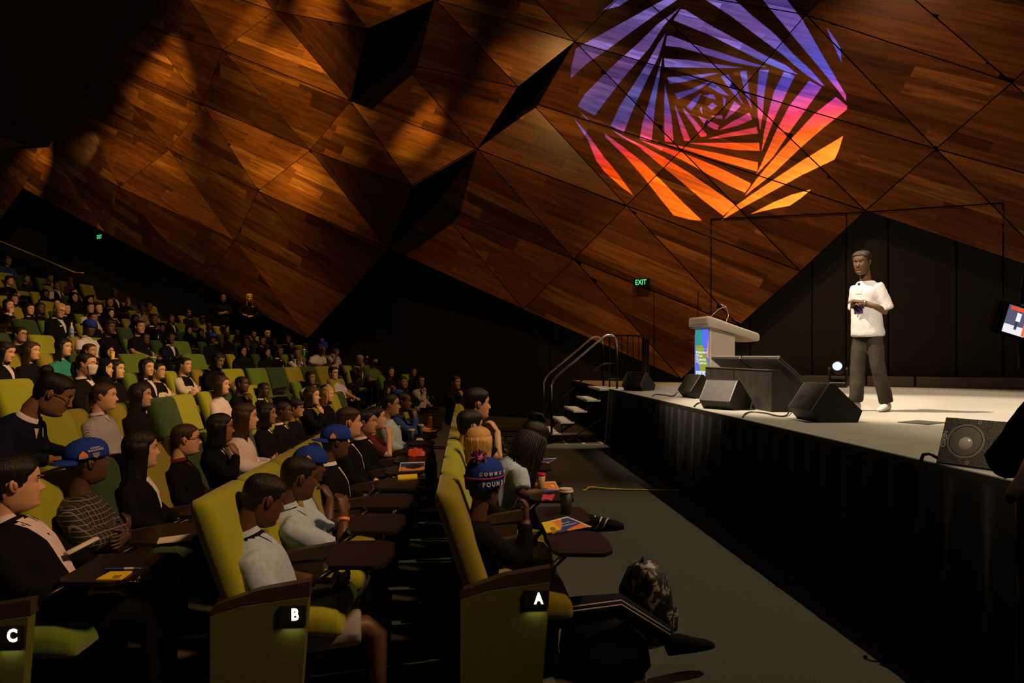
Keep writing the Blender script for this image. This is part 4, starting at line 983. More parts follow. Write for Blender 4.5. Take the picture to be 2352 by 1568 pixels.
def stripe(name, c1, c2, sc, axis=1, both=False):
    if name in MATS: return MATS[name]
    m = mat(name, c1, .8); nt = m.node_tree; b = nt.nodes['Principled BSDF']; tc = nt.nodes.new('ShaderNodeTexCoord'); sp = nt.nodes.new('ShaderNodeSeparateXYZ'); nt.links.new(tc.outputs['Object'], sp.inputs[0])
    def line(o, w=.45):
        a = nt.nodes.new('ShaderNodeMath'); a.operation = 'MULTIPLY'; a.inputs[1].default_value = sc; nt.links.new(o, a.inputs[0])
        f = nt.nodes.new('ShaderNodeMath'); f.operation = 'FRACT'; nt.links.new(a.outputs[0], f.inputs[0])
        g = nt.nodes.new('ShaderNodeMath'); g.operation = 'LESS_THAN'; g.inputs[1].default_value = w; nt.links.new(f.outputs[0], g.inputs[0]); return g.outputs[0]
    o = line(sp.outputs[axis], .16 if both else .45)
    if both:
        o2 = line(sp.outputs[2], .16); mx_ = nt.nodes.new('ShaderNodeMath'); mx_.operation = 'MAXIMUM'; nt.links.new(o, mx_.inputs[0]); nt.links.new(o2, mx_.inputs[1]); o = mx_.outputs[0]
    mx = nt.nodes.new('ShaderNodeMix'); mx.data_type = 'RGBA'; mx.inputs[6].default_value = (*c1, 1); mx.inputs[7].default_value = (*c2, 1)
    nt.links.new(o, mx.inputs[0]); nt.links.new(mx.outputs[2], b.inputs['Base Color']); return m
CL = {'black': (.0045, .0042, .005), 'navy': (.006, .008, .020), 'white': (.62, .58, .60), 'grey': (.26, .26, .29), 'lilac': (.48, .44, .62), 'blue': (.03, .06, .26),
      'polo': (.36, .46, .60), 'teal': (.03, .22, .20), 'maroon': (.10, .018, .020), 'pinkw': (.60, .50, .54), 'brown': (.07, .04, .03), 'green': (.16, .20, .07), 'tan': (.40, .28, .18), 'royal': (.012, .04, .30), 'cream': (.55, .50, .40), 'olive': (.05, .05, .02), 'jeans': (.040, .032, .025), 'bottle': (.008, .022, .008)}
CM = {k: mat('cloth_'+k, c, .85, spec=.10, noise=.12, nscale=60) for k, c in CL.items()}
CM['stripes'] = stripe('striped_shirt_cloth', (.42, .40, .46), (.13, .12, .16), 130)
CM['widestripes'] = stripe('wide_striped_cloth', (.50, .44, .46), (.05, .04, .06), 55)
CM['plaid'] = stripe('plaid_cloth', (.006, .005, .007), (.16, .13, .14), 34, both=True)
def mats_obj(o, ms):
    """object-linked materials on shared mesh data"""
    me = o.data
    while len(me.materials) < len(ms): me.materials.append(None)
    for i, m in enumerate(ms): o.material_slots[i].link = 'OBJECT'; o.material_slots[i].material = m
    return o
NPL = []
def person(label, hx, hy, hz, floor, rz=0.0, pose='lap', skin='m', hair='short', hc='k', kind='long', col='black', sleeve=None, band=None, coll=None, yaw=0.0, pitch=0.0, roll=0.0,
           glasses=None, capc=None, cap_back=False, legs=False, trou='black', shoes=None, mask=None, seat_row=None, smin=.84, smax=1.06, group='people seated in the audience', extra=None, scale=None, hs=1.09):
    """places a seated figure so that the top of its head is at (hx, hy, hz)"""
    B = body(pose, legs); hcn = B['hc']; toph = hcn.z-.10+(.215+.008)*hs
    s = scale or max(smin, min(smax, (hz-floor)/toph)); dz = max(-.17, min(.10, (hz-floor)-toph*s))
    R_ = Matrix.Rotation(rz, 3, 'Z'); off = R_ @ Vector((hcn.x, 0, 0))*s
    root = (hx-off.x, hy-off.y, floor+dz)
    m = B['m']; V_ = np.array([tuple(v) for v in m.v]); H = hs*(Matrix.Rotation(yaw, 3, 'Z') @ Matrix.Rotation(pitch, 3, 'Y') @ Matrix.Rotation(roll, 3, 'X'))
    Hn = np.array([list(r) for r in H]); pv = np.array(hcn+PIV)
    V_[B['hs']:] = (V_[B['hs']:]-pv) @ Hn.T + pv
    a, b = B['nk']; nkp = V_[a+32:b]; k_ = np.linspace(.15, .9, len(nkp))[:, None]; V_[a+32:b] = nkp*(1-k_)+((nkp-pv) @ Hn.T+pv)*k_
    me = bpy.data.meshes.new('person'); me.from_pydata(V_.tolist(), [], m.f)
    for x in (SKM[skin], LIP[skin], HM[hc if hair not in ('hijab',) else 'k'], EYEW, IRIS): me.materials.append(x)
    me.polygons.foreach_set('material_index', m.m); me.polygons.foreach_set('use_smooth', [True]*len(me.polygons)); me.update()
    o = mesh_obj('person', me); o.location = root; o.rotation_euler = (0, 0, rz); o.scale = (s, s, s)
    tag(o, label, 'person', group)
    HMt = Matrix.Translation(Vector(pv)) @ H.to_4x4() @ Matrix.Translation(Vector(-pv)) @ Matrix.Translation(hcn)
    def headpart(nm, me_, ms, extra_m=None):
        q = mesh_obj(nm, me_, None, o); q.matrix_local = HMt if extra_m is None else HMt @ extra_m; mats_obj(q, ms); return q
    hm = HM[hc]
    if hair == 'hijab': headpart('headscarf', HMESH['hijab'], [CM.get(hc2) if (hc2 := (extra or {}).get('scarf')) else CM['black']])
    elif hair and not (capc and hair in ('short', 'crop', 'buzz', 'curly', 'afro', 'fringe')): headpart('hair', HMESH[hair], [hm])
    elif capc: headpart('hair', HMESH['buzz'], [hm])
    if capc:
        if capc[0] == 'beanie':
            q = headpart('beanie', BEANM, [CM[capc[1]]]); q2 = mesh_obj('pompom', POMM, None, q); mats_obj(q2, [mat('pom_pink', (.45, .12, .25), .9), mat('pom_blue', (.10, .07, .22), .9)])
        else:
            Z = Matrix.Rotation(PI, 4, 'Z') if cap_back else None
            q = headpart('cap', CAPM, [CM[capc[1]]], Z); q2 = mesh_obj('brim', BRIMM, None, q); mats_obj(q2, [CM[capc[1]]])
    if glasses: headpart('glasses', GLM, [mat('glasses_'+glasses, {'k': (.01, .01, .01), 'g': (.5, .35, .15)}[glasses], .3, metal=.4)])
    if mask: headpart('face_mask', FMM, [CM[mask]])
    tm = mesh_obj('tee_shirt' if kind == 'tee' else 'jacket', top(pose, kind), None, o)
    mats_obj(tm, [CM[col], CM[sleeve or col], CM[band or sleeve or col]])
    tr = mesh_obj('shorts' if legs else 'trousers', trousers(legs, pose), None, o); mats_obj(tr, [CM[trou]])
    if coll: q = mesh_obj('collar', collar(pose, kind, coll[0]), None, o); mats_obj(q, [CM[coll[1]]])
    if shoes:
        for i, (a_, k2, c2) in enumerate(POSE[pose].get('legs', LEGS)): q = mesh_obj('shoe', SHOE, None, o); q.location = (c2.x-.0, c2.y, c2.z-.09); q.rotation_euler = (0, 0, POSE[pose].get('toe', 0)*(1 if i else -1)); mats_obj(q, [CM[shoes]])
    return o
# ------------------------------------------------------------ the audience
TX, TY = 4.6, 7.6
ROWP = {}
PEEPS = []
rp = random.Random(21)
SCOL = ['lime', 'olive', 'green', 'lime', 'olive', 'dark']
def onrow(px, py, k, xh):
    r = ray(px, py); m_ = r.x/r.y; b, y0 = (.33, 11.0) if k <= 5 else ((.25, 14.0) if k == 6 else (.15, 17.0))
    y = xh/m_
    if y > y0: y = (xh-b*y0)/(m_-b)
    q = aty(px, py, y); wd = (atw(px, HZ)-CAM).dot(FW); dd = (q-CAM).dot(FW)
    if dd > wd-.9: q = atd(px, py, wd-.9)
    return q
def A(px, py, k, label, Y=None, dyaw=0.0, **kw):
    xh = XB(k)+.22+({'kidphone': -.1, 'kiddrink': -.05, 'lean': .30, 'drink': .06, 'chin': .0, 'slouch': -.22, 'phone': .04, 'raise': .06}.get(kw.get('pose', 'lap'), -.04))
    if Y is not None: q = aty(px, py, Y)
    else: q = onrow(px, py, k, xh)
    yaw = math.atan2(TY-q.y, TX-q.x); rz = yaw*.35 + bend_rz(k, q.y)*.6
    o = person(label, q.x, q.y, q.z, ZF[k], rz=rz, yaw=yaw-rz+dyaw, **kw)
    ROWP.setdefault(k, []).append((q.y - (0.0), label, o)); PEEPS.append((o, k, label)); return o
V_ = ('v', 'white'); W_C = ('p', 'white')
# row C and nearer (large figures)
A(28, 1046, 2, 'young man in black blazer and open white shirt, nearest at left edge', skin='l', hair='short', coll=('open', 'pinkw'), hc='k', Y=3.12, pose='slouch', hs=1.16)
cap1 = A(203, 1012, 2, 'person in blue cap worn backwards and dark plaid top, behind the near young man', skin='d', hair='short', capc=('cap', 'royal'), cap_back=True, kind='long', col='plaid', pitch=-.12, dyaw=.3, pose='fold', smin=.8, Y=3.72, hs=1.14)
A(322, 990, 2, 'woman with long straight black hair and white collar, dark jumper', skin='l', hair='long', coll=V_, col='black', hs=1.14)
A(425, 972, 2, 'woman in round glasses with brown hair tied back and black varsity jacket', skin='l', hair='pony', hc='n', glasses='k', coll=('p', 'maroon'), hs=1.14)
A(505, 950, 2, 'girl resting hand on cheek in black blazer with striped waist', skin='b', hair='mid', pose='chin', coll=W_C, hs=1.14)
A(562, 926, 2, 'girl with very long brown hair in a white long-sleeved top', skin='l', hair='long', hc='n', kind='long', col='pinkw', pose='phone', hs=1.14)
A(612, 925, 2, 'girl with dark wavy hair in black jumper beside the white-topped girl', skin='b', hair='mid', coll=W_C)
A(650, 921, 2, 'dark-skinned boy in black jumper with pale collar', skin='d', hair='buzz', coll=W_C)
A(679, 916, 2, 'boy with black fringe and glasses in a black hoodie', skin='m', hair='fringe', glasses='k')
A(716, 888, 2, 'woman with brown hair resting finger on her lips, black jumper', skin='l', hair='mid', hc='n', pose='chin')
A(752, 888, 2, 'blonde woman leaning forward beside the brown-haired woman', skin='l', hair='mid', hc='y')
A(891, 886, 2, 'girl in glasses and pale hooded scarf looking ahead', skin='m', hair='pony', glasses='g', smin=.8)
A(925, 864, 2, 'bearded man with short dark hair in black', skin='b', hair='crop')
A(966, 862, 2, 'man with glasses in striped shirt, hand at his chin', skin='b', hair='buzz', kind='long', col='widestripes', pose='chin', glasses='k')
# row B
A(588, 1113, 1, 'boy in pale blue polo looking down at a phone, first seat of row B', Y=3.26, skin='d', hair='buzz', kind='tee', col='polo', band='navy', pose='kidphone', legs=True, trou='grey', shoes='black', pitch=.34, dyaw=.0, hs=1.12, smin=.94, coll=('p', 'polo'))
wb = A(678, 1069, 1, 'boy in grey polo with orange wristband, hands raised to his mouth', Y=3.84, skin='d', hair='buzz', kind='tee', col='polo', pose='kiddrink', legs=True, trou='grey', shoes='black', pitch=.18, hs=1.12, smin=.92, coll=('p', 'polo'), dyaw=-.1)
cap2 = A(706, 1026, 1, 'boy in blue cap and pale blue shirt behind the two polo boys', Y=4.42, skin='d', hair='short', capc=('cap', 'royal'), cap_back=True, kind='tee', col='polo', pose='chin', pitch=.1, hs=1.15, smin=.86)
cap3 = A(770, 978, 1, 'boy in blue cap and dark striped tie blazer holding a pen', Y=4.96, skin='d', hair='short', capc=('cap', 'royal'), cap_back=True, pose='phone', coll=V_, smin=.9)
A(800, 935, 1, 'young man with short fair hair and cropped sides in dark jacket', Y=5.52, skin='l', hair='crop', hc='n', coll=V_, hs=1.14)
A(840, 940, 1, 'smiling boy with black hair beside the fair-haired young man', Y=6.1, skin='m', hair='short', coll=W_C, dyaw=-.35)
A(862, 932, 1, 'person in maroon tee drinking from a dark cup with both hands', Y=6.68, skin='l', hair='pony', hc='k', kind='tee', col='maroon', pose='drink', hs=1.14)
A(896, 903, 1, 'woman with black hair and glasses in pale blue shirt', Y=7.3, skin='m', hair='pony', glasses='k', kind='long', col='polo')
A(925, 900, 1, 'dark-skinned man holding a cup with a blue sleeve, near row B end', Y=8.0, skin='d', hair='buzz', pose='drink', kind='long', col='navy', sleeve='blue')
A(912, 898, 1, 'person in a blue and white beanie partly hidden behind the glasses woman', Y=9.0, skin='d', hair='buzz', capc=('beanie', 'royal'), smin=.8)
# row A
A(1094, 890, 0, 'large man with cropped dark hair resting chin on his hand, dark polo', Y=5.7, hs=1.14, skin='l', hair='short', kind='tee', col='black', pose='chin', dyaw=-.1)
A(1080, 941, 0, 'boy with black hair and glasses in front row, behind the blonde head', Y=5.1, hs=1.12, skin='l', hair='short', glasses='k', pose='lap')
A(1103, 981, 0, 'person with blonde streaked bob seen from behind, dark scarf', Y=4.50, hs=1.14, skin='l', hair='bob', hc='y', pose='lap', dyaw=.55)
A(1214, 958, 0, 'person with black braids tied up, bent forward in pale blue polo', Y=4.75, hs=1.14, skin='d', hair='braids', kind='tee', col='polo', pose='lean', legs=True, trou='black', pitch=.5)
bean = A(1118, 1064, 0, 'person in blue pompom beanie and black jacket holding up a cup, row A', Y=3.45, hs=1.18, skin='d', hair='buzz', capc=('beanie', 'royal'), pose='raise', kind='long', col='black', sleeve='black', dyaw=.35, shoes='black')
A(1046, 862, 0, 'bearded man sitting alone near the dark wall, hand at chin', Y=11.8, skin='b', hair='crop', pose='chin')
# row D
A(100, 846, 3, 'person in navy jumper and white collar writing with head bowed, orange wristband', skin='b', hair='topbun', glasses='g', pose='lean', col='navy', coll=W_C, pitch=.45)
A(238, 878, 3, 'woman with dark hair tied back in fine striped shirt, looking right', skin='l', hair='pony', hc='n', kind='long', col='stripes', coll=('p', 'lilac'))
A(322, 880, 3, 'woman with long dark hair in a black top beside the striped shirt', skin='m', hair='long')
A(508, 863, 3, 'woman with shoulder-length brown hair in a white tee shirt', skin='l', hair='mid', hc='n', kind='tee', col='pinkw', dyaw=.05)
A(556, 863, 3, 'man with very short black hair leaning on his fist behind the white tee woman', skin='d', hair='buzz', pose='chin')
A(606, 878, 3, 'dark-skinned woman with hair tied back, hand on mouth and white collar', skin='d', hair='pony', pose='chin', coll=W_C)
A(713, 853, 3, 'woman with dark hair, hand at her temple, pale sleeveless top', skin='b', hair='mid', kind='tee', col='cream', pose='chin')
A(766, 842, 3, 'man in black-rimmed glasses slouching in an unbuttoned lilac shirt', skin='l', hair='short', glasses='k', kind='tee', col='lilac', coll=('p', 'lilac'), pose='slouch')
A(897, 842, 3, 'woman with long black hair in black near the dark wall', skin='m', hair='long')
A(950, 843, 3, 'person in black with dark hair at the far end near the wall', skin='m', hair='mid')
# row E
A(198, 810, 4, 'girl in glasses and white face mask with black hair tied back, navy jumper', skin='l', hair='pony', mask='cream', glasses='g', coll=V_, smax=1.12)
A(238, 823, 4, 'girl in black headscarf just behind the striped shirt woman', skin='l', hair='hijab')
A(266, 826, 4, 'girl with black hair in dark top looking right beside the headscarf girl', skin='l', hair='mid')
A(338, 824, 4, 'girl with long black hair facing ahead in black varsity jacket', skin='l', hair='long', coll=V_, dyaw=-.25)
A(364, 832, 4, 'girl in thin glasses with arms folded in white-sleeved varsity jacket', skin='l', hair='pony', glasses='g', sleeve='cream', pose='fold')
A(425, 820, 4, 'girl with hair tied back and white-sleeved varsity jacket, arms folded', skin='l', hair='pony', sleeve='cream', pose='fold', col='black')
A(497, 808, 4, 'person in black reading a sheet of paper held low', skin='b', hair='mid', pose='phone', pitch=.3)
A(827, 815, 4, 'older woman with grey hair speaking into a microphone, lanyard and scarf', skin='b', hair='short', hc='g', kind='long', col='olive', pose='raise', coll=V_)
A(861, 820, 4, 'woman with black face mask and green top beside the microphone woman', skin='m', hair='pony', kind='tee', col='green', mask='black')
# row F
A(8, 783, 5, 'girl in pink blouse and dark blazer looking down at the left edge', skin='l', hair='mid', coll=('v', 'pinkw'), pitch=.25)
A(72, 785, 5, 'girl with long thick dark brown hair in a dark top', skin='l', hair='long', hc='n')
A(146, 777, 5, 'girl with long black hair in a teal top', skin='l', hair='long', kind='tee', col='teal')
A(206, 788, 5, 'girl with dark brown hair drawn back, eyes on the stage', skin='m', hair='pony', hc='n')
A(246, 790, 5, 'girl in black headscarf drinking from a yellow cup', skin='m', hair='hijab', pose='drink')
A(334, 764, 6, 'boy in dark jumper and white collar holding a green paper cup with a straw', skin='d', hair='buzz', pose='phone', coll=W_C, col='navy')
A(392, 764, 6, 'boy in navy blazer and white shirt holding out a paper cup', skin='d', hair='buzz', pose='phone', coll=V_, col='navy')
A(487, 764, 6, 'young man in blue cap and dark navy jacket turned away', skin='d', hair='short', capc=('cap', 'royal'), col='navy')
A(556, 793, 5, 'woman in black headscarf behind the empty green seats', skin='b', hair='hijab')
A(612, 797, 5, 'woman in black hood in profile beside the headscarf woman', skin='b', hair='hijab')
A(642, 795, 5, 'dark-skinned woman in black blazer, white collar and pink ribbon', skin='d', hair='buzz', coll=V_, pose='chin')
A(682, 799, 5, 'boy in white shirt with clasped hands near the empty seats', skin='b', hair='buzz', kind='tee', col='white', pose='drink', coll=W_C)
bean2 = A(740, 785, 5, 'young man in navy lettered beanie and white shirt bowing his head', skin='d', hair='buzz', capc=('beanie', 'royal'), kind='tee', col='white', pose='lean', pitch=.25, coll=W_C)
A(770, 787, 5, 'young man in black cap and white shirt raising his fist', skin='b', hair='short', capc=('cap', 'black'), kind='tee', col='white', pose='raise', coll=W_C)
# row G
A(46, 750, 6, 'boy in glasses with black hair and black puffer jacket', skin='m', hair='short', glasses='k')
A(203, 733, 6, 'young man in white shirt with blue cap worn backwards, head bowed', skin='d', hair='short', capc=('cap', 'royal'), cap_back=True, kind='tee', col='white', coll=W_C, pitch=.2, smax=1.12)
A(252, 735, 6, 'young man with full curly black hair in black', skin='d', hair='curly')
A(321, 735, 6, 'woman with black hair tied low in a black tee shirt', skin='m', hair='pony', kind='tee', col='black')
A(565, 774, 6, 'person with black afro hair in white-collared black top', skin='d', hair='afro', coll=W_C)
A(603, 772, 6, 'boy with black hair and white collar in front of the blonde girl', skin='m', hair='short', coll=W_C)
A(629, 777, 6, 'dark-haired girl in black beside the blonde girl', skin='d', hair='mid')
A(661, 768, 6, 'young man in dark blazer and white collar rubbing his hands', skin='m', hair='short', pose='drink', coll=W_C)
A(702, 788, 6, 'dark-haired man at the end of the upper rows behind the green cup', skin='d', hair='short')
# row H
A(134, 693, 7, 'woman with blonde bun and dark glasses in black blazer, white top and badge', skin='l', hair='topbun', hc='y', glasses='k', coll=('v', 'white'), pitch=.3, smax=1.12)
A(214, 717, 7, 'boy with shaved dark hair above the white-shirted young man', skin='b', hair='buzz')
A(354, 720, 7, 'young man in black varsity jacket with white trim, hand on chin', skin='d', hair='crop', pose='chin', coll=V_)
A(371, 742, 7, 'person holding up a lilac phone in front of the face', skin='d', hair='hijab', pose='phone')
A(434, 748, 7, 'girl in black hood with her face turned to the stage', skin='m', hair='hijab')
A(461, 754, 7, 'dark-skinned girl in headscarf behind the blue cap', skin='b', hair='hijab')
A(522, 762, 7, 'young man with short black hair in black behind the blue cap', skin='d', hair='buzz')
A(545, 757, 7, 'young man in black with white headphones round his neck', skin='d', hair='buzz')
A(584, 760, 7, 'girl with hair pulled back and white collar below the standing women', skin='m', hair='bun', coll=W_C)
A(616, 759, 7, 'girl with long blonde hair looking towards the stage', skin='l', hair='long', hc='y')
# row I
A(68, 697, 8, 'girl with long black hair and broad face in a dark top', skin='l', hair='long', smax=1.12)
A(20, 687, 8, 'girl with black hair pointing a finger, white striped cuffs', skin='l', hair='mid', pose='raise', band='white')
A(93, 695, 8, 'dark-skinned girl half hidden behind the blonde bun', skin='d', hair='mid')
A(152, 697, 8, 'girl with black hair parted in the middle beside the blonde bun', skin='l', hair='mid')
A(207, 695, 8, 'girl in cream headband and white-sleeved varsity jacket', skin='m', hair='mid', sleeve='cream', coll=V_)
A(228, 695, 8, 'girl tilting her head beside the headband girl', skin='l', hair='mid', roll=.2)
A(254, 708, 8, 'girl in black headscarf with hand at her mouth and white sleeves', skin='l', hair='hijab', sleeve='cream', pose='chin')
A(311, 722, 8, 'dark figure in black with dark face below the grey hoodie', skin='d', hair='hijab')
A(394, 722, 8, 'girl with long black hair and white collar in the upper rows', skin='m', hair='long', coll=V_)
A(481, 741, 8, 'boy in dark blazer with pale lapel near the standing women', skin='d', hair='buzz', coll=V_)
A(513, 748, 8, 'person with thick black hair seen from behind below the standing woman', skin='d', hair='curly', dyaw=.9)
# rows J to M
A(32, 676, 9, 'girl half hidden above the pointing girl', skin='m', hair='mid')
A(170, 671, 9, 'girl in black headscarf above the blue cap on the seat', skin='m', hair='hijab')
A(206, 678, 9, 'girl in black headscarf above the cream headband', skin='m', hair='hijab')
A(326, 696, 9, 'young man in grey hoodie with hand at his mouth', skin='d', hair='curly', kind='long', col='grey', pose='chin')
A(343, 695, 9, 'person in glasses and maroon top beside the grey hoodie', skin='b', hair='short', glasses='k', col='maroon')
A(466, 726, 9, 'young man in black with white collar by the wall', skin='d', hair='curly', coll=W_C)
A(252, 683, 9, 'girl with black hair resting cheek on her hand, bare forearm', skin='m', hair='mid', kind='tee', col='black', pose='chin')
A(434, 710, 9, 'young man with short black hair and pale collar edge by the wall', skin='b', hair='short', coll=W_C)
A(104, 664, 10, 'girl in black headscarf next to the white-sleeved jacket', skin='d', hair='hijab')
A(173, 662, 10, 'boy with black hair leaning to one side above the headscarves', skin='l', hair='short', roll=.25)
A(264, 662, 10, 'young man in black jacket edged with white, head against the dark wall', skin='d', hair='crop', coll=V_)
A(294, 682, 10, 'person in black raising a bent wrist against the dark wall', skin='m', hair='short', pose='raise')
A(131, 646, 11, 'young man in varsity jacket with white sleeves and white shirt', skin='b', hair='short', sleeve='white', coll=V_, smax=1.12)
A(22, 634, 11, 'young man with curly hair in profile eating from a tray', skin='l', hair='curly', pose='phone', dyaw=.25, smax=1.12)
A(62, 631, 12, 'bearded man with short hair in black behind the curly-haired young man', skin='m', hair='crop')
A(116, 630, 12, 'person with hand over the mouth and white cuff, high up', skin='m', hair='short', pose='chin', band='white')
A(162, 636, 12, 'woman with glasses in a maroon patterned top, high up', skin='b', hair='pony', glasses='k', col='maroon')
A(19, 589, 13, 'man in blue tee shirt seated alone at the very top left', skin='m', hair='crop', kind='tee', col='blue', smax=1.1)
# seats: one under each seated person, empties where the photo shows a gap
def jit(k, y): return (SCOL if k < 5 else ['olive', 'green', 'dark', 'green', 'dark', 'olive'])[int(abs(math.sin(k*12.9+round(y/.6)*4.1)*1000)) % 6]  # upper rows get darker fabrics: their dim light is put into the colour
seatY = {}
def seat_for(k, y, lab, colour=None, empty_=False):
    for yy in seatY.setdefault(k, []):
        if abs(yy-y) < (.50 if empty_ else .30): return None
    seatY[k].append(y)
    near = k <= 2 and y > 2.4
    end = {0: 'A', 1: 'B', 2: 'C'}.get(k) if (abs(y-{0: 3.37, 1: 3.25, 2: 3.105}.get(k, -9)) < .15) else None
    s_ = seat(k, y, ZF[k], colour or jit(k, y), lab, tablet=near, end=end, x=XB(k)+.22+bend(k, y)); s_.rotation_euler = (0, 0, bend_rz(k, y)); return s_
# front three rows on a regular pitch of .58 m
ROW0 = {0: 3.37, 1: 3.25, 2: 3.105}
words = lambda l: ' '.join(l.split(',')[0].split()[:7])
COLN = {'lime': 'lime green', 'olive': 'olive yellow', 'green': 'mid green', 'dark': 'dark green'}
lim = {0: 10, 1: 15, 2: 16}
for k in (0, 1, 2):
    for i in range(lim[k]):
        y = ROW0[k]+.58*i; c = {0: ['olive', 'lime', 'lime', 'lime', 'olive', 'olive', 'lime', 'lime', 'lime', 'lime'], 1: ['lime', 'lime', 'olive', 'lime'], 2: ['green', 'lime']}[k]
        c = c[i] if i < len(c) else jit(k, y)
        near = min(ROWP[k], key=lambda p: abs(p[0]-y)); d_ = near[0]-y
        row = 'ABC'[k]
        if i == 0: lab = f'{COLN[c]} seat with lit letter {row} on its end panel'
        elif abs(d_) < .29: lab = f'{COLN[c]} row {row} seat under the {words(near[1])}'
        else: lab = f'{COLN[c]} row {row} seat {["next","second","third","fourth","fifth","sixth","seventh","eighth"][min(7, int(abs(d_)/.58))]} {"nearer" if d_ > 0 else "farther"} from {words(near[1])}'
        seatY.setdefault(k, []).append(y); seat(k, y, 0, c, lab, tablet=True, end=row if i == 0 else None); 
        if i == 0: letter_lamp(k, y, 0)
for k in range(3, 14):
    for y, lab, o in sorted(ROWP[k]): seat_for(k, y, f'seat under the {words(lab)}')
EMPT = [(28, 975, 3, 'lime'), (112, 952, 3, 'lime'), (372, 918, 3, 'dark'), (418, 908, 3, 'lime'), (462, 903, 3, 'dark'),  # first dark seat: side shading put into its fabric colour
        (585, 846, 4, 'green'), (627, 844, 4, 'dark'), (668, 842, 4, 'olive'), (703, 842, 4, 'dark'), (738, 840, 4, 'olive'), (790, 838, 4, 'green'), (297, 858, 4, 'lime'), (103, 822, 4, 'lime'), (30, 822, 4, 'lime'), (530, 845, 4, 'lime'), (388, 853, 4, 'olive'),
        (20, 783, 5, 'lime'), (300, 795, 5, 'green'), (440, 791, 5, 'green'), (415, 816, 5, 'olive'), (520, 818, 5, 'lime'), (585, 818, 5, 'olive'),
        (96, 783, 6, 'lime'), (160, 762, 6, 'green'), (290, 766, 6, 'dark'), (411, 770, 6, 'green'), (434, 771, 6, 'green'),
        (57, 733, 7, 'dark'), (172, 740, 7, 'green'), (285, 745, 7, 'dark'),
        (108, 718, 8, 'olive'), (282, 729, 8, 'olive'), (410, 738, 8, 'green'), (50, 697, 9, 'green'), (112, 701, 9, 'olive'), (350, 719, 9, 'olive'), (300, 722, 9, 'olive'),
        (148, 690, 10, 'lime'), (230, 690, 10, 'lime'), (198, 655, 12, 'lime'), (88, 647, 12, 'olive'), (8, 637, 12, 'lime'), (345, 700, 10, 'olive')]
for i, (px, py, k, c) in enumerate(EMPT):
    q = onrow(px, py, k, XB(k)+.03)
    near = min(ROWP.get(k, [(q.y, 'row', None)]), key=lambda p: abs(p[0]-q.y)); d_ = near[0]-q.y
    n_ = ['beside', 'next but one to', 'two from', 'three from', 'four from', 'five from', 'six from'][min(6, int(abs(d_)/.6))]
    s_ = seat_for(k, q.y, f'empty {COLN[c]} seat {n_} {words(near[1])}, {"left" if d_ > 0 else "right"}', c, True)
# ------------------------------------------------------------ standing figures
def stand(label, px, pyt, floor, dep, rz, **kw):
    q = atd(px, pyt, dep); return person(label, q.x, q.y, q.z, floor, rz=rz, group=None, smin=.85, smax=1.15, **kw)
sp = atz(1996, 944, 1.0); DS = (sp-CAM).dot(FW)
spk = stand('man on stage in loose white tee shirt and dark jeans, hands together, looking left', 1980, 575, 1.0, DS, math.radians(-157), pose='speaker', skin='s', hair='short', hc='e', kind='tee', col='white', trou='jeans', shoes='white', yaw=.22, pitch=.12)
stand('woman standing by the wall in pale headband and dark cardigan, hands folded', 513, 675, 1.75, 21.8, math.radians(-62), pose='standfold', skin='b', hair='buzz', hc='k', col='black', trou='grey')
stand('blonde woman standing by the wall in black with a white name badge', 573, 675, 1.75, 21.6, math.radians(-58), pose='standhands', skin='l', hair='long', hc='y', col='black', trou='black')
oq = atd(2502, 817, 2.45)
op = person('camera operator in dark green jumper at the right edge, arm bent outwards', oq.x, oq.y, 1.79, 0.0, rz=math.radians(72), pose='operator', skin='m', hair='short', col='bottle', group=None, smin=.9, smax=1.15)
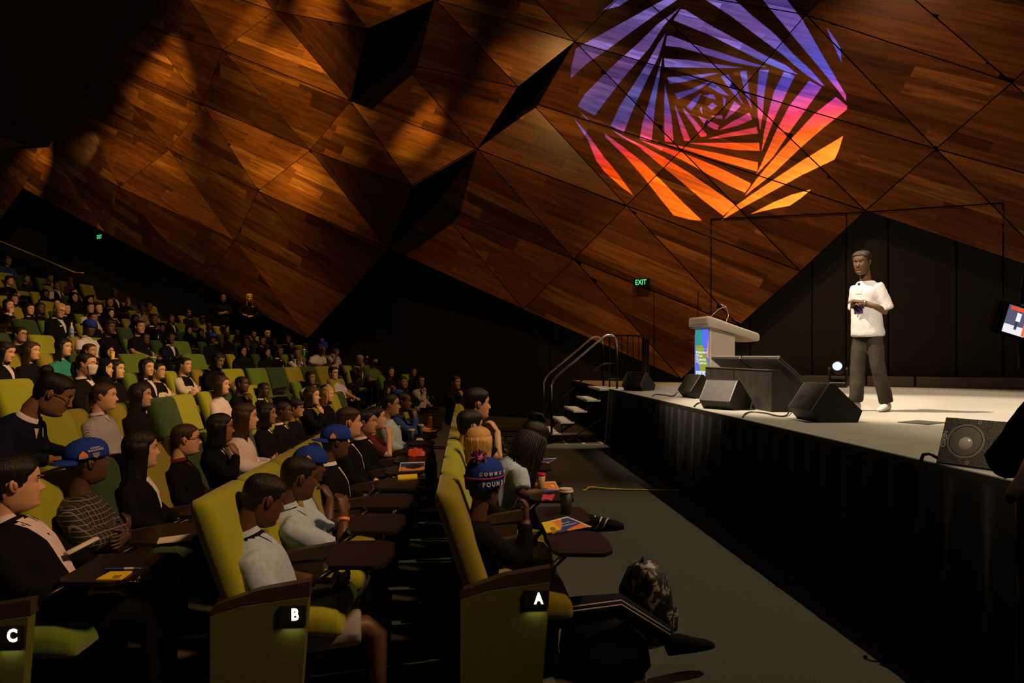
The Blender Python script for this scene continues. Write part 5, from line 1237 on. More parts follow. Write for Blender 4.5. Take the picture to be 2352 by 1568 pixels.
# ------------------------------------------------------------ projector with a cut gobo (out of frame, above the seats): throws the pinwheel on the timber wall
GP = """315,75 380,25 440,-60 560,-60 495,0 430,45
130,345 680,30 740,0 1000,-150 1120,-150 830,0 740,60 560,190 350,350 200,450 92,545 97,470
845,60 740,175 640,335 480,520 330,705 258,795 140,730 190,650 400,450 560,305 700,165
748,237 700,400 620,560 520,770 460,915 370,865 430,740 530,590 640,415 700,305
727,402 705,560 680,720 655,960 640,975 570,960 590,850 630,730 680,560
747,582 765,680 790,800 805,970 795,985 745,980 740,860 742,700
815,727 860,830 920,965 915,978 880,975 855,900 825,780
868,747 940,820 1035,930 1030,945 995,950 930,850 885,790
975,805 1060,840 1120,870 1110,900 1085,895 1010,850
1868,195 1930,280 1962,335 1970,435 1945,380 1900,280
1425,0 1330,-110 1480,-150 1590,0 1700,140 1790,300 1900,490 2000,660 2000,700 1940,620 1850,510 1700,330 1540,140
1030,0 900,-80 1080,-110 1230,0 1350,110 1500,230 1640,380 1760,490 1850,595 1830,590 1700,500 1550,370 1400,260 1200,110
855,65 885,68 1050,170 1250,280 1450,390 1580,450 1668,518 1600,500 1450,440 1250,340 1050,240 900,180 805,140
760,250 790,250 950,310 1150,370 1330,430 1450,465 1380,462 1200,430 1000,370 850,330 750,318
740,408 900,418 1100,445 1290,470 1100,472 900,470 745,468
762,540 900,530 1050,510 1122,508 1000,540 880,570 780,583
812,652 930,620 1060,558 1070,562 970,630 840,690
1075,573 1130,610 1190,665 1130,650 1045,600
1132,530 1185,515 1230,610 1290,725 1230,660 1180,600
1265,495 1312,492 1325,620 1348,755 1310,680 1285,580
1398,485 1465,485 1435,640 1425,780 1405,900 1390,800 1383,650
1570,498 1645,525 1580,660 1500,830 1415,1050 1430,930 1460,790 1500,640
1745,560 1832,605 1750,720 1620,900 1500,1080 1380,1208 1430,1100 1520,900 1610,730
1930,672 2008,735 2005,760 1850,880 1700,1010 1500,1200 1300,1355 1380,1240 1550,1040 1780,790
1980,942 1950,1040 1920,1105 1700,1210 1500,1320 1300,1430 1140,1525 1200,1450 1400,1310 1700,1110
1757,1313 1690,1370 1610,1425 1500,1445 1338,1483 1500,1400 1620,1350
140,745 205,820 330,920 450,1010 590,1120 740,1270 880,1410 1003,1528 920,1522 805,1490 700,1360 600,1230 480,1090 330,940
370,890 480,950 600,1010 740,1090 900,1190 1080,1310 1235,1420 1230,1430 1150,1495 1000,1380 850,1250 700,1130 560,1010 440,940
570,965 700,1005 840,1050 1000,1110 1180,1190 1340,1270 1335,1290 1300,1335 1180,1280 1030,1200 870,1110 720,1040
745,995 900,1020 1100,1060 1390,1125 1385,1190 1250,1150 1050,1090 880,1035
918,992 1100,990 1398,990 1402,1045 1250,1040 1080,1015
1040,962 1150,930 1380,880 1390,925 1250,940 1120,957
1120,903 1200,850 1330,780 1352,828 1250,870
1160,830 1190,770 1225,702 1270,735 1220,785
112,810 200,910 320,1080 420,1200 530,1357 440,1290 330,1190 270,1110 210,960
895,745 940,690 1000,645 975,700 930,765
1040,740 1075,710 1108,735 1070,762
1010,662 1080,655 1100,690 1050,680
1060,805 1140,798 1145,825 1110,820
1145,670 1170,690 1155,745
985,760 1000,735 1005,790"""
LP = Vector((-1.5, -2.0, 7.0)); tgt = atw(1640, 240, .22); ax = (tgt-LP).normalized()
pq = ax.to_track_quat('-Z', 'Y'); PM = pq.to_matrix()
pr = empty('gobo_projector', LP, 0, label='black ceiling-hung projector throwing the pinwheel pattern, behind the viewpoint', cat='projector')
def plate(px, py):
    d = PM.transposed() @ (atw(px, py, .22)-LP); return (d.x/-d.z, d.y/-d.z)
loops, fit = [], []
for ln in GP.split('\n'):
    L_ = []
    for t in ln.split():
        cx, cy = t.split(','); px, py = 1280+float(cx)/3.0157, float(cy)/3.0157; a, b = plate(px, py); L_.append((a, b)); fit.append((1, a, b, py+.217*(px-1660)))
    loops.append(L_)
D = .25; sq = [(-.36, -.36), (.36, -.36), (.36, .36), (-.36, .36)]
vl = [[Vector((a*D, b*D, -D)) for a, b in sq]]+[[Vector((a*D, b*D, -D)) for a, b in L_] for L_ in loops]
tri_ = tessellate_polygon(vl); flat = [v for l in vl for v in l]
MB().add([pq @ v for v in flat], tri_).build('gobo_plate', BLACK, pr)
m = MB(); 
for s in (-1, 1): m.box((s*.10, 0, -.10), (.01, .21, .36)).box((0, s*.10, -.10), (.21, .01, .36))
m.box((0, 0, .08), (.21, .21, .01)); m.xf(pq.to_matrix().to_4x4()); m.build('housing', PLASTB, pr)
MB().box((0, 0, .9), (.03, .03, 1.8)).xf(Matrix.Translation(pq @ Vector((0, 0, .10)))).build('hanger', METALB, pr)
ft = np.array(fit); co, *_ = np.linalg.lstsq(ft[:, :3], ft[:, 3], rcond=None)
gl = spot('projector_lamp', LP, tgt, 70000, 38, .0, (1, 1, 1), .00012); gl.rotation_euler = pq.to_euler()
ld = gl.data; ld.use_nodes = True; nt = ld.node_tree; em = nt.nodes['Emission']; tc_ = nt.nodes.new('ShaderNodeTexCoord'); sp_ = nt.nodes.new('ShaderNodeSeparateXYZ'); nt.links.new(tc_.outputs['Normal'], sp_.inputs[0])
def mth(op, a, b=None, v=None):
    n = nt.nodes.new('ShaderNodeMath'); n.operation = op; nt.links.new(a, n.inputs[0])
    if b is not None: nt.links.new(b, n.inputs[1])
    if v is not None: n.inputs[1].default_value = v
    return n.outputs[0]
zz = mth('ABSOLUTE', sp_.outputs[2]); a_ = mth('DIVIDE', sp_.outputs[0], zz); b_ = mth('DIVIDE', sp_.outputs[1], zz)
s_ = mth('ADD', mth('MULTIPLY', a_, v=float(co[1])), mth('MULTIPLY', b_, v=float(co[2]))); s_ = mth('ADD', s_, v=float(co[0])); s_ = mth('DIVIDE', s_, v=500.0)
cr = nt.nodes.new('ShaderNodeValToRGB'); nt.links.new(s_, cr.inputs[0]); el = cr.color_ramp.elements
el[0].position = 0.0; el[0].color = (.11, .17, 1.9, 1); el[1].position = 1.0; el[1].color = (1.5, .50, .06, 1)
for p_, c_ in ((.20, (.14, .17, 1.9, 1)), (.36, (.05, .16, 2.0, 1)), (.46, (.07, .13, 2.0, 1)), (.535, (.50, .12, 1.1, 1)), (.60, (.95, .08, .35, 1)), (.68, (1.2, .19, .03, 1)), (.80, (1.4, .36, .04, 1))):
    e_ = el.new(p_); e_.color = c_
nt.links.new(cr.outputs[0], em.inputs[0])
# ------------------------------------------------------------ things on the tablets and about the seats
def quad(name, pts, z, th, m, parent=None, px=True):
    ps = [atz(x, y, z) if px else Vector((x, y, z)) for x, y in pts]; n = len(ps)
    vs = [p+UP*th for p in ps]+ps
    return MB().add(vs, [tuple(range(n)), tuple(reversed(range(n, 2*n)))]+[(i, n+i, n+(i+1) % n, (i+1) % n) for i in range(n)]).build(name, m, parent)
def thing(o, label, cat, group=None): return tag(o, label, cat, group)
PAPER = mat('white_paper', (.62, .56, .50), .7); INKO = mat('print_orange', (.75, .20, .02), .5); INKB = mat('print_blue', (.02, .05, .25), .5); INKY = mat('print_yellow', (.75, .52, .02), .5); INKW = mat('print_white', (.7, .65, .6), .5); INKK = mat('print_black', (.02, .015, .01), .5)
TZ = .685
def lerp2(q, u, v):
    a, b, c, d = [Vector(p) for p in q]; return tuple((a*(1-u)*(1-v)+b*u*(1-v)+c*u*v+d*(1-u)*v))
def booklet(q, z, label, shapes, text=(), th=.004):
    r = quad('programme_booklet', q, z, th, PAPER); thing(r, label, 'booklet', 'printed programmes on the writing tablets')
    for i, (pts, m) in enumerate(shapes): quad('cover_print', [lerp2(q, u, v) for u, v in pts], z+th+.0004*(i+1), .0003, m, r)
    for s, u, v, size, m in text:
        o_ = atz(*lerp2(q, u, v), z+th+.003); x_ = atz(*lerp2(q, u+.1, v), z+th)-atz(*lerp2(q, u, v), z+th); y_ = atz(*lerp2(q, u, v-.1), z+th)-atz(*lerp2(q, u, v), z+th)
        text_on('cover_lettering', s, size, o_, x_, y_, m, r)
    return r
Q1 = [(1245, 1202), (1303, 1187), (1358, 1210), (1268, 1227)]
booklet(Q1, TZ, 'orange and blue programme with yellow notepad on it, front row tablet', [([(.02, .04), (.98, .04), (.98, .96), (.02, .96)], INKB), ([(.02, .04), (.72, .04), (.5, .45), (.30, .80), (.02, .96)], INKO), ([(.45, .85), (.98, .6), (.98, .96), (.4, .96)], INKO)],
        [('ORDER OF', .58, .34, .022, INKW), ('PROCEEDINGS', .62, .52, .022, INKW)])
yp = quad('notepad', [(1244, 1202), (1266, 1199), (1288, 1218), (1255, 1225)], TZ+.008, .006, INKY); thing(yp, 'small yellow notepad lying on the orange and blue programme', 'notepad', 'yellow notepads on the tablets')
quad('pad_print', [(1262, 1211), (1273, 1210), (1278, 1217), (1266, 1219)], TZ+.0141, .0003, mat('print_olive', (.25, .17, .01), .6), yp)
Q2 = [(1236, 1108), (1275, 1106), (1287, 1128), (1250, 1132)]
booklet(Q2, TZ, 'orange programme with blue lower edge, beside the lidded coffee cup', [([(.03, .05), (.97, .05), (.97, .95), (.03, .95)], INKO), ([(.03, .7), (.97, .86), (.97, .95), (.03, .95)], INKB), ([(.6, .3), (.8, .3), (.8, .6)], INKW)], [('ORDER OF', .5, .58, .016, INKW), ('PROCEEDINGS', .5, .72, .016, INKW)])
pw_ = quad('sweet_wrapper', [(1243, 1150), (1248, 1137), (1260, 1139), (1274, 1137), (1267, 1152), (1254, 1149)], TZ, .008, mat('pink_foil', (.55, .06, .10), .35)); thing(pw_, 'crumpled pink snack wrapper beside the coffee cup', 'wrapper')
def cup(px, py, z, s, label, body, lid, straw=False, h=.115, r=.036, loc=None):
    p = loc if loc is not None else atz(px, py, z); o = empty('paper_cup', p, 0, label=label, cat='cup', group='drink cups in the audience'); o.scale = (s, s, s)
    MB().lathe((0, 0, 0), [(r*.72, 0), (r*.74, .004), (r, h)], 18).build('cup_body', body, o, True)
    MB().lathe((0, 0, h-.004), [(r*1.08, 0), (r*1.1, .006), (r*1.0, .010), (r*.96, .018), (r*.5, .019)], 18).build('lid', lid, o, False)
    if straw: MB().tube([(0, 0, h), (.01, 0, h+.07)], .004, 6).build('straw', INKW, o)
    return o
LIDW = mat('cream_lid', (.62, .50, .40), .45); CUPK = mat('navy_cup', (.010, .014, .03), .5); CUPG = mat('green_cup', (.04, .22, .05), .5); CUPY = mat('yellow_cup', (.65, .42, .10), .5)
cup(1300, 1178, TZ, 1.12, 'dark paper coffee cup with cream lid on a front row tablet', CUPK, LIDW)
cup(945, 1012, TZ, 1.0, 'dark coffee cup with cream lid behind the red snack packet', CUPK, LIDW)
cup(966, 1000, TZ, 1.0, 'dark coffee cup with cream lid beside the orange drink can', CUPK, LIDW)
def cupd(px, py, dep, label, body, lid, straw, s=1.0):
    q = atd(px, py, dep); cup(px, py, q.z, s, label, body, lid, straw, .13, .040, q)
cupd(351, 843, 12.6, 'green paper cup with white straw held at knee height', CUPG, INKW, True, 1.35)
cupd(432, 834, 13.6, 'striped paper cup with white straw held by the navy blazer boy', CUPG, INKW, True, 1.0)
cupd(258, 826, 8.2, 'yellow paper cup raised to the mouth', CUPY, CUPY, False, .7)
cupd(698, 817, 14.6, 'green paper cup with white straw beside the white-shirted boys', CUPG, INKW, True, 1.0)
cupd(1243, 1122, 3.45, 'cream paper cup with red lid tab raised by the beanie wearer', mat('cream_cup', (.5, .36, .22), .5), mat('red_tab', (.6, .02, .02), .4), False, .55)
def bottle(q, s, label, label_m=INKY, h=.2):
    o = empty('water_bottle', q, 0, label=label, cat='bottle', group='clear drink bottles'); o.scale = (s, s, s)
    MB().lathe((0, 0, 0), [(.028, 0), (.031, .01), (.030, .10), (.031, .14), (.012, .185), (.012, .20)], 14).build('bottle_body', mat('clear_plastic', (.30, .26, .22), .1, spec=.8, alpha=1), o, True)
    MB().lathe((0, 0, .05), [(.0318, 0), (.0318, .055)], 14).build('wrap_label', label_m, o, True)
    MB().cyl((0, 0, .198), .014, .016, 12).build('cap', INKW, o)
bottle(atd(627, 1118, 4.9), 1.0, 'clear plastic bottle with yellow label on a row C tablet')
bottle(atz(917, 1014, TZ), .8, 'short clear bottle of dark cola beside the coffee cups', mat('cola', (.05, .015, .01), .3))
bottle(atd(164, 776, 9.5), 1.0, 'clear water bottle with blue label beside the blonde bun', mat('print_lightblue', (.15, .30, .5), .4))
p = atz(987, 983, TZ); cn = empty('drink_can', p, 0, label='orange aluminium drink can on a far row B tablet', cat='can')
MB().lathe((0, 0, 0), [(.024, 0), (.031, .008), (.031, .135), (.025, .148)], 18).build('can_body', mat('can_orange', (.35, .10, .03), .3, metal=.5), cn, True)
MB().cyl((0, 0, .147), .024, .003, 16).build('can_top', STEEL, cn)
cb = MB(); R_ = []
p0, p1 = atz(936, 1048, TZ), atz(976, 1047, TZ)
for i in range(9):
    t = i/8; c = p0.lerp(p1, t); h = .075*(.55+.45*math.sin(PI*min(1, max(0, t*.9+.1))))*(1+.15*math.sin(i*2.3)); w_ = .045*(.5+.5*math.sin(PI*t))
    R_.append([(c.x+w_*math.cos(a)*.3, c.y+w_*math.sin(a), c.z+h*(.5-.5*math.cos(a+PI/2))) for a in [2*PI*k/8 for k in range(8)]])
thing(cb.loft(R_).build('snack_packet', mat('red_packet', (.55, .06, .02), .3, bump=.6, nscale=30), None, True), 'crumpled red-orange snack packet on a row B tablet', 'packet')
Q3 = [(920, 1063), (976, 1061), (975, 1080), (916, 1082)]
booklet(Q3, TZ, 'programme half covered by a round black patch, row B tablet', [([(.03, .05), (.97, .05), (.97, .5), (.03, .5)], INKB), ([(.03, .5), (.97, .5), (.97, .93), (.03, .93)], INKO), ([(.25, .3), (.5, .15), (.85, .3), (.85, .62), (.5, .8), (.22, .6)], INKK)])
yb = quad('notepad', [(913, 1094), (958, 1091), (959, 1099), (914, 1102)], TZ, .012, INKY); thing(yb, 'narrow yellow pad on the row B tablet nearest the polo boys', 'notepad', 'yellow notepads on the tablets')
Q4 = [(948, 985), (962, 978), (1010, 985), (991, 994)]
booklet(Q4, TZ, 'orange programme under the drink can at the far end of row B', [([(.03, .05), (.97, .05), (.97, .95), (.03, .95)], INKO), ([(.5, .4), (.75, .2), (.8, .7)], INKW)])
thing(quad('note_paper', [(955, 1011), (958, 1006), (969, 1006), (974, 1011)], TZ, .002, PAPER), 'small white paper slip beside the nearer coffee cup', 'paper', 'loose papers on the tablets')
# row C tablets
thing(quad('note_paper', [(360, 1249), (366, 1237), (438, 1228), (440, 1241)], TZ, .006, PAPER), 'white paper pad on the row C tablet behind seat B', 'paper', 'loose papers on the tablets')
cpad = quad('notepad', [(220, 1333), (253, 1315), (304, 1314), (277, 1333)], TZ, .006, INKY); thing(cpad, 'yellow notepad with small print on the nearest row C tablet', 'notepad', 'yellow notepads on the tablets')
quad('pad_print', [(262, 1321), (281, 1320), (272, 1328), (256, 1328)], TZ+.0061, .0003, mat('print_olive', (.25, .17, .01), .6), cpad)
PENB = mat('pen_blue', (.03, .08, .35), .3)
def pen(a, b, z, label, m=PENB):
    a, b = atz(*a, z)+UP*.006, atz(*b, z)+UP*.006; o = MB().tube([a, a.lerp(b, .05), a.lerp(b, .9), b], [.003, .005, .005, .002], 8).build('pen', m, None, True); thing(o, label, 'pen', 'pens on the tablets')
    MB().tube([a.lerp(b, .55), a.lerp(b, .8)], .0056, 8).build('pen_barrel', INKW, o)
pen((238, 1310), (325, 1308), TZ, 'blue and white pen beside the nearest yellow notepad')
pen((552, 1131), (575, 1129), TZ, 'dark blue pen on the white paper behind seat B')
thing(quad('note_paper', [(497, 1155), (517, 1131), (548, 1133), (540, 1146), (520, 1152)], TZ, .004, PAPER), 'curling white paper leaning past the top of the seat B backrest', 'paper', 'loose papers on the tablets')
thing(quad('note_paper', [(650, 1054), (658, 1050), (678, 1047), (672, 1055)], TZ, .004, PAPER), 'white slip near the white-topped girl’s hands'.replace('’s', ''), 'paper', 'loose papers on the tablets')
Q5 = [(76, 1078), (100, 1071), (128, 1078), (94, 1097)]
booklet(Q5, .46, 'orange card lying on the empty green seat at left', [([(.03, .05), (.97, .05), (.97, .95), (.03, .95)], INKO), ([(.1, .6), (.9, .35), (.95, .65), (.2, .9)], INKW)])
Q6 = [(1213, 1070), (1240, 1056), (1278, 1054), (1279, 1060)]
r_ = booklet([(1211, 1066), (1237, 1055), (1278, 1052), (1256, 1066)], .66, 'blue and orange programme held by the person with braids', [([(.03, .05), (.97, .05), (.97, .95), (.03, .95)], INKB), ([(.03, .5), (.5, .5), (.4, .95), (.03, .95)], INKO)])
a = atd(152, 1272, 3.0); b = atd(222, 1236, 3.15)
thing(MB().tube([a, a.lerp(b, .5), b], .018, 8, flat=.5).build('rolled_paper', PAPER, None, True), 'folded white paper strip beside the plaid sleeve', 'paper')
# cap emblems, beanie lettering
def headchild(o, nm): return [c for c in o.children if c.name.split('.')[0] == nm][0]
for o in (cap1, cap2, cap3):
    c = headchild(o, 'cap')
    M_ = mat('patch_orange', (.75, .28, .05), .5)
    pt = MB(); pt.add([(.02+.0, .0935, .045), (.062, .0885, .045), (.062, .0900, .060), (.041, .0925, .084), (.02, .0950, .060)], [(0, 1, 2, 3, 4)]); pt.build('patch', M_, c)
    pt = MB(); pt.add([(.02, .0945, .042), (.062, .0895, .042), (.062, .0905, .054), (.02, .0955, .054)], [(0, 1, 2, 3)]); pt.build('patch_band', mat('patch_pink', (.55, .22, .22), .5), c)
c = headchild(cap1, 'cap')
for s, z, sz in (('WESTERN', .088, .011), ('BULLDOGS', .076, .015)): text_on('cap_lettering', s, sz, (-.02, .0945-(.003 if z > .08 else 0), z), (-1, -.05, 0), (0, -.25, 1), INKW, c)
pt = MB(); pt.add([(-.038, .0925, .062), (-.002, .0945, .062), (-.004, .0950, .044), (-.02, .0945, .032), (-.036, .0925, .044)], [(0, 1, 2, 3, 4)]); pt.build('badge_shield', mat('badge_grey', (.22, .20, .18), .6), c)
for o, words_ in ((bean, ('FOUNDATION', 'COMMUNITY')), (bean2, ('FOUNDATION', 'COMMUNITY'))):
    c = headchild(o, 'beanie')
    def ringtext(s, z, size, a0, step, k=1.0):
        for i, ch in enumerate(s):
            a = math.radians(a0+step*i); x, y, q = headpt(a if a <= PI else a, z, 2.45*k, False)
            n = Vector((math.cos(a), math.sin(a), 0)); text_on('knit_letter', ch, size, (x, y, q+.004), (-math.sin(a), math.cos(a), 0), (0, 0, 1), INKW, c, bold=.0008)
    ringtext(words_[0], 2.6, .030, -150, 15); ringtext(words_[1], 7.9, .024, -160, 15, 1.35)
    rg = MB(); rg.loft([[Vector(headpt(2*PI*i/30, z, o_, False)) for i in range(30)] for z, o_ in ((5.5, 2.5), (6.3, 2.7), (6.4, 2.3), (5.4, 2.1))]); rg.build('red_stripe', mat('stripe_red', (.35, .02, .03), .8), c, True)
# wristbands
for o in (wb,):
    P = POSE['kiddrink']; e, w_ = Vector(P['R'][0]), Vector(P['R'][1]); d = (w_-e).normalized()
    MB().tube([e.lerp(w_, .80), e.lerp(w_, .87)], .036, 14).build('wristband', mat('orange_band', (.75, .25, .08), .5), o, True)
# speaker: wristwatch, collar microphone, printed artwork stand-in
P = POSE['speaker']; e, w_ = Vector(P['L'][0]), Vector(P['L'][1]); MB().tube([e.lerp(w_, .90), e.lerp(w_, .96)], .034, 14).build('wristwatch', mat('watch_steel', (.5, .45, .35), .25, metal=.9), spk, True)
sb = top('speaker', 'tee'); bv = BVHTree.FromPolygons([v.co for v in sb.vertices], [tuple(p.vertices) for p in sb.polygons])
def chest(y, z): 
    h = bv.ray_cast(Vector((.6, y, z)), Vector((-1, 0, 0))); return (h[0] if h[0] is not None else Vector((.15, y, z)))+Vector((.004, 0, 0))
pc = chest(-.02, 1.385); MB().ell(pc+Vector((.006, 0, 0)), (.012, .016, .012), 8, 6).build('lapel_microphone', PLASTB, spk)
def patch(nm, y0, y1, z0, z1, m, n=6):
    g_ = [[chest(y0+(y1-y0)*i/n, z0+(z1-z0)*j/n) for i in range(n+1)] for j in range(n+1)]
    MB().add([p for r in g_ for p in r], [(j*(n+1)+i, j*(n+1)+i+1, (j+1)*(n+1)+i+1, (j+1)*(n+1)+i) for j in range(n) for i in range(n)]).build(nm, m, spk, True)
patch('shirt_print', -.055, .055, 1.06, 1.145, mat('print_violet', (.05, .03, .12), .7))
patch('shirt_print', -.035, .035, 1.27, 1.33, mat('print_pale', (.50, .44, .42), .8))
# name badges
for lab, y, z in (('woman with blonde bun', -.07, .90), ('blonde woman standing', .08, 1.36)):
    o = [p for p in bpy.data.objects if p.get('label', '').startswith(lab) and p.get('category') == 'person'][0]
    ps_ = 'standhands' if 'standing' in lab else 'lap'; me_ = top(ps_, 'long'); bv2 = BVHTree.FromPolygons([v.co for v in me_.vertices], [tuple(p.vertices) for p in me_.polygons])
    h = bv2.ray_cast(Vector((.6, y, z)), Vector((-1, 0, 0)))[0]; MB().box(h+Vector((.004, 0, 0)), (.004, .07, .022)).build('name_badge', INKW, o)
# microphone held by the grey-haired woman
q = atd(843, 822, 15.0); mic = empty('handheld_microphone', q, 0, label='microphone with silver ball head held by the grey-haired woman', cat='microphone')
MB().ell((0, 0, .02), (.026, .026, .028), 12, 8).build('ball_grille', mat('mic_silver', (.6, .58, .52), .3, metal=.6), mic, True); MB().tube([(0, 0, 0), (-.03, 0, -.16)], [.018, .012], 8).build('mic_body', PLASTB, mic)
# long outstretched leg of the beanie wearer, striped track pants
p0, p1, p2 = aty(1270, 1410, 3.3), aty(1420, 1390, 3.3), aty(1530, 1458, 3.35)
def local(o, p): return o.matrix_world.inverted() @ p
bpy.context.view_layer.update()
lg = MB().tube([local(bean, p) for p in (p0, p0.lerp(p1, .5), p1, p1.lerp(p2, .5), p2)], [.085, .080, .070, .062, .055], 12).build('track_pants', CM['navy'], bean, True)
for o_ in (.0, .018):
    MB().tube([local(bean, p+Vector((.0, -.072+o_*.4, .030+o_))) for p in (p0, p0.lerp(p1, .5), p1, p1.lerp(p2, .5), p2)], .005, 6).build('side_stripe', mat('stripe_pale', (.45, .33, .30), .7), bean, True)
s_ = mesh_obj('shoe', SHOE, None, bean); mats_obj(s_, [CM['black']]); s_.matrix_local = Matrix.Translation(local(bean, p2+Vector((.05, 0, -.10)))) @ Matrix.Scale(1.25, 4)
# sneaker of the next person in row A, three pale stripes
pA = aty(1360, 1212, 4.2); sn = mesh_obj('shoe', SHOE, None, None); mats_obj(sn, [CM['black']]); sn.location = pA-Vector((.07, 0, .03)); sn.rotation_euler = (0, -.1, -.25); sn.name = 'sneaker'; sn.scale = (1.3, 1.3, 1.3)
tag(sn, 'black sneaker with three pale stripes above the aisle carpet by the front tablets', 'shoe')
for i in range(3): MB().tube([(.045+.03*i, -.042, .025), (.070+.03*i, -.028, .062), (.075+.03*i, -.005, .078-.008*i)], .006, 6, flat=.5).build('stripe', INKW, sn, True)
# backpack and bags on the floor
p = atz(1492, 1462, 0); bp = empty('backpack', p, .35, label='camouflage patterned backpack standing on the aisle floor by row A', cat='bag'); bp.scale = (.82, .82, .93)
cam_m = bpy.data.materials.new('camo_cloth'); cam_m.use_nodes = True; nt = cam_m.node_tree; bb = nt.nodes['Principled BSDF']; tc_ = nt.nodes.new('ShaderNodeTexCoord'); nz = nt.nodes.new('ShaderNodeTexNoise'); nz.inputs['Scale'].default_value = 13; nz.inputs['Detail'].default_value = 3; nz.inputs['Distortion'].default_value = 1.2
nt.links.new(tc_.outputs['Object'], nz.inputs['Vector']); cr = nt.nodes.new('ShaderNodeValToRGB'); cr.color_ramp.interpolation = 'CONSTANT'; el = cr.color_ramp.elements; el[0].color = (.012, .011, .010, 1); el[1].position = .57; el[1].color = (.42, .38, .34, 1); e_ = el.new(.50); e_.color = (.05, .045, .035, 1)
nt.links.new(nz.outputs[0], cr.inputs[0]); nt.links.new(cr.outputs[0], bb.inputs['Base Color']); bb.inputs['Roughness'].default_value = .6
R_ = []
for z, hx, hy, x in ((0, .10, .13, .0), (.03, .12, .16, .0), (.15, .125, .17, .0), (.28, .12, .165, -.01), (.38, .10, .15, -.02), (.44, .07, .11, -.03), (.47, .03, .05, -.03)): R_.append(rr_ring(x, 0, z, hx, hy, hx*.7))
MB().loft(R_).build('bag_body', cam_m, bp, True)
R_ = [rr_ring(.125, 0, z, hx, hy, hx*.8) for z, hx, hy in ((.04, .02, .10), (.06, .04, .12), (.18, .04, .12), (.21, .02, .10))]; MB().loft(R_).build('front_pocket', cam_m, bp, True)
for s in (-1, 1): MB().tube([(-.10, s*.07, .42), (-.17, s*.08, .30), (-.16, s*.09, .12), (-.11, s*.09, .03)], .014, 6, flat=2.0).build('shoulder_strap', CM['black'], bp, True)
MB().tube([(-.06, -.02, .45), (-.06, 0, .49), (-.06, .02, .45)], .008, 6).build('grab_handle', CM['black'], bp, True)
p = atz(1400, 1560, 0); db = empty('duffel_bag', (p.x, p.y+.15, 0), .2, label='slumped black bag on the floor under the seat A footwell', cat='bag')
R_ = [rr_ring(0, 0, z, hx, hy, hx*.6) for z, hx, hy in ((0, .17, .20), (.05, .20, .23), (.16, .19, .21), (.24, .13, .16), (.27, .04, .08))]; MB().loft(R_).build('bag_body', CM['black'], db, True)
MB().tube([(.1, -.18, .2), (.02, -.22, .30), (-.08, -.18, .22)], .012, 6).build('strap', CM['black'], db, True)
p = atz(985, 1440, 0); fb = empty('beanie', (p.x, p.y, .06), 0, label='blue knitted beanie with pompom dropped on the floor between rows A and B', cat='hat')
o = mesh_obj('knit_body', BEANM, None, fb); mats_obj(o, [CM['royal']]); o.rotation_euler = (1.2, .3, .8); o = mesh_obj('pompom', POMM, None, fb); mats_obj(o, [bpy.data.materials['pom_pink'], bpy.data.materials['pom_blue']]); o.rotation_euler = (1.2, .3, .8)
# ------------------------------------------------------------ video camera rig at the right edge
def R3(px, py, dep): return atd(px, py, dep)
c = R3(2322, 735, 2.25); fm = empty('camera_monitor', c, 0, label='small lit field monitor on an arm showing the man on stage', cat='monitor')
xr = (RT*math.cos(.30) - UP*math.sin(.30)); xr.normalize(); ur = (UP*math.cos(.38)+RT*math.sin(.38)); n_ = xr.cross(ur).normalized(); ur = n_.cross(xr).normalized()
RM = Matrix((xr, ur, n_)).transposed()
MB().box((0, 0, 0), (.112, .112, .022), rot=RM, bev=.006).build('casing', PLASTB, fm)
MB().box(RM @ Vector((-.056, 0, .004)), (.012, .108, .026), rot=RM, bev=.004).build('side_grip', mat('grip_grey', (.10, .09, .08), .4), fm)
scx = lambda x, y, z=.0125: RM @ Vector((x, y, z))
def sbox(nm, x, y, w_, h_, m, z=.0120): return MB().box(scx(x, y, z), (w_, h_, .001), rot=RM).build(nm, m, fm)
sbox('display', .010, 0, .074, .092, emi('mon_wall', (.10, .10, .17)))
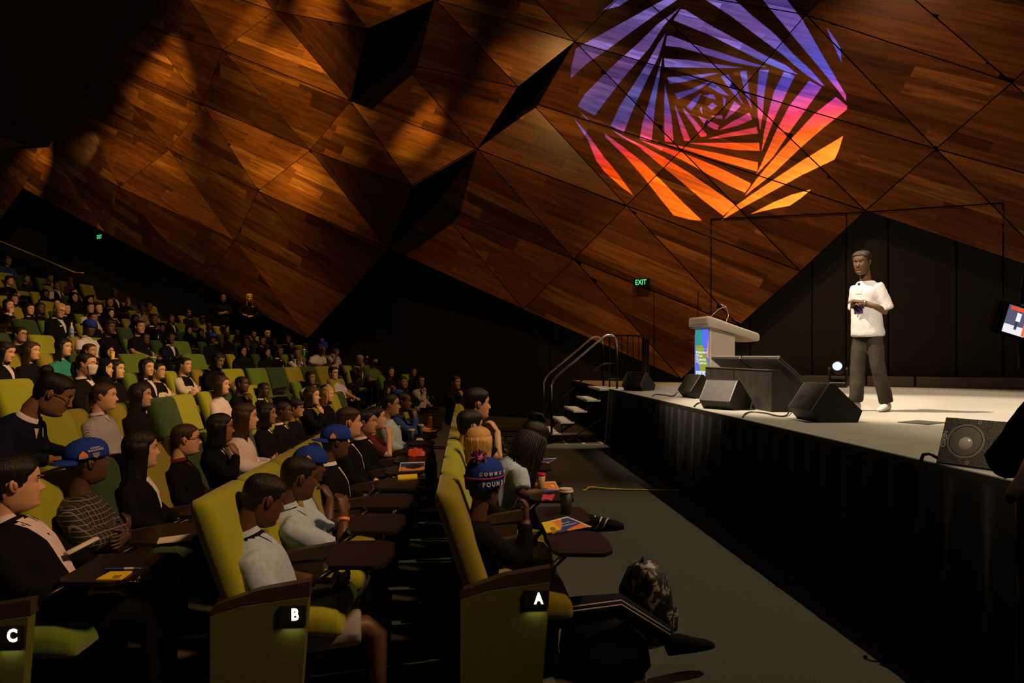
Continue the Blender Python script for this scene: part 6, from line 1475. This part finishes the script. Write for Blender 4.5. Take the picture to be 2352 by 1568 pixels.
sbox('display_floor', .010, -.032, .074, .028, emi('mon_floor', (.9, .85, .9)), .0126)
sbox('display_glow', .004, .038, .048, .012, emi('mon_red', (.8, .08, .03)), .0127); sbox('display_edge', .041, -.004, .010, .080, emi('mon_orange', (.85, .16, .05)), .0128)
sbox('display_figure', .013, .012, .014, .028, emi('mon_white', (1.0, .95, 1.0)), .0130); sbox('display_legs', .011, -.016, .009, .028, emi('mon_dark', (.05, .05, .09)), .0131); sbox('display_head', .014, .029, .006, .006, emi('mon_dark', (.05, .05, .09)), .0131)
tr = empty('camera_tripod', R3(2385, 1200, 2.1)*1.0, 0, label='black video tripod with pale pan handle at the right edge', cat='tripod')
o = Vector(tr.location); tr.location = (o.x, o.y, 0); o.z = 0
L_ = lambda px, py, d: R3(px, py, d)-o
MB().tube([L_(2350, 700, 2.3), L_(2356, 640, 2.3), L_(2400, 620, 2.3)], .012, 8).build('monitor_arm', METALB, tr, True)
MB().box(L_(2450, 780, 2.2), (.10, .22, .16), bev=.02).build('camera_body', PLASTB, tr)
MB().tube([L_(2352, 775, 2.3), L_(2354, 845, 2.3)], .018, 10).build('lens_barrel', PLASTB, tr, True)
MB().box(L_(2450, 930, 2.2), (.14, .12, .12), bev=.02).build('fluid_head', METALB, tr)
MB().tube([L_(2372, 1050, 2.0), L_(2352, 1098, 1.95), L_(2335, 1126, 1.93), L_(2322, 1142, 1.92)], [.018, .020, .020, .016], 10).build('pan_handle', mat('pale_grip', (.9, .8, .62), .5), tr, True)
MB().tube([L_(2322, 1140, 1.92), L_(2314, 1150, 1.92)], .014, 8).build('handle_tip', mat('grip_grey', (.1, .09, .08)), tr, True)
for a_, b_ in (((2358, 1120), (2350, 1700)), ((2420, 1100), (2560, 1640)), ((2380, 1090), (2300, 1500))):
    A_, B_ = L_(*a_, 2.0), L_(*b_, 2.0); B_.z = max(B_.z, .0)
    if a_[0] == 2380: continue
    MB().tube([A_, A_.lerp(B_, .5), B_], [.026, .024, .018], 10).build('leg', mat('tripod_black', (.02, .018, .015), .25, metal=.5), tr, True)
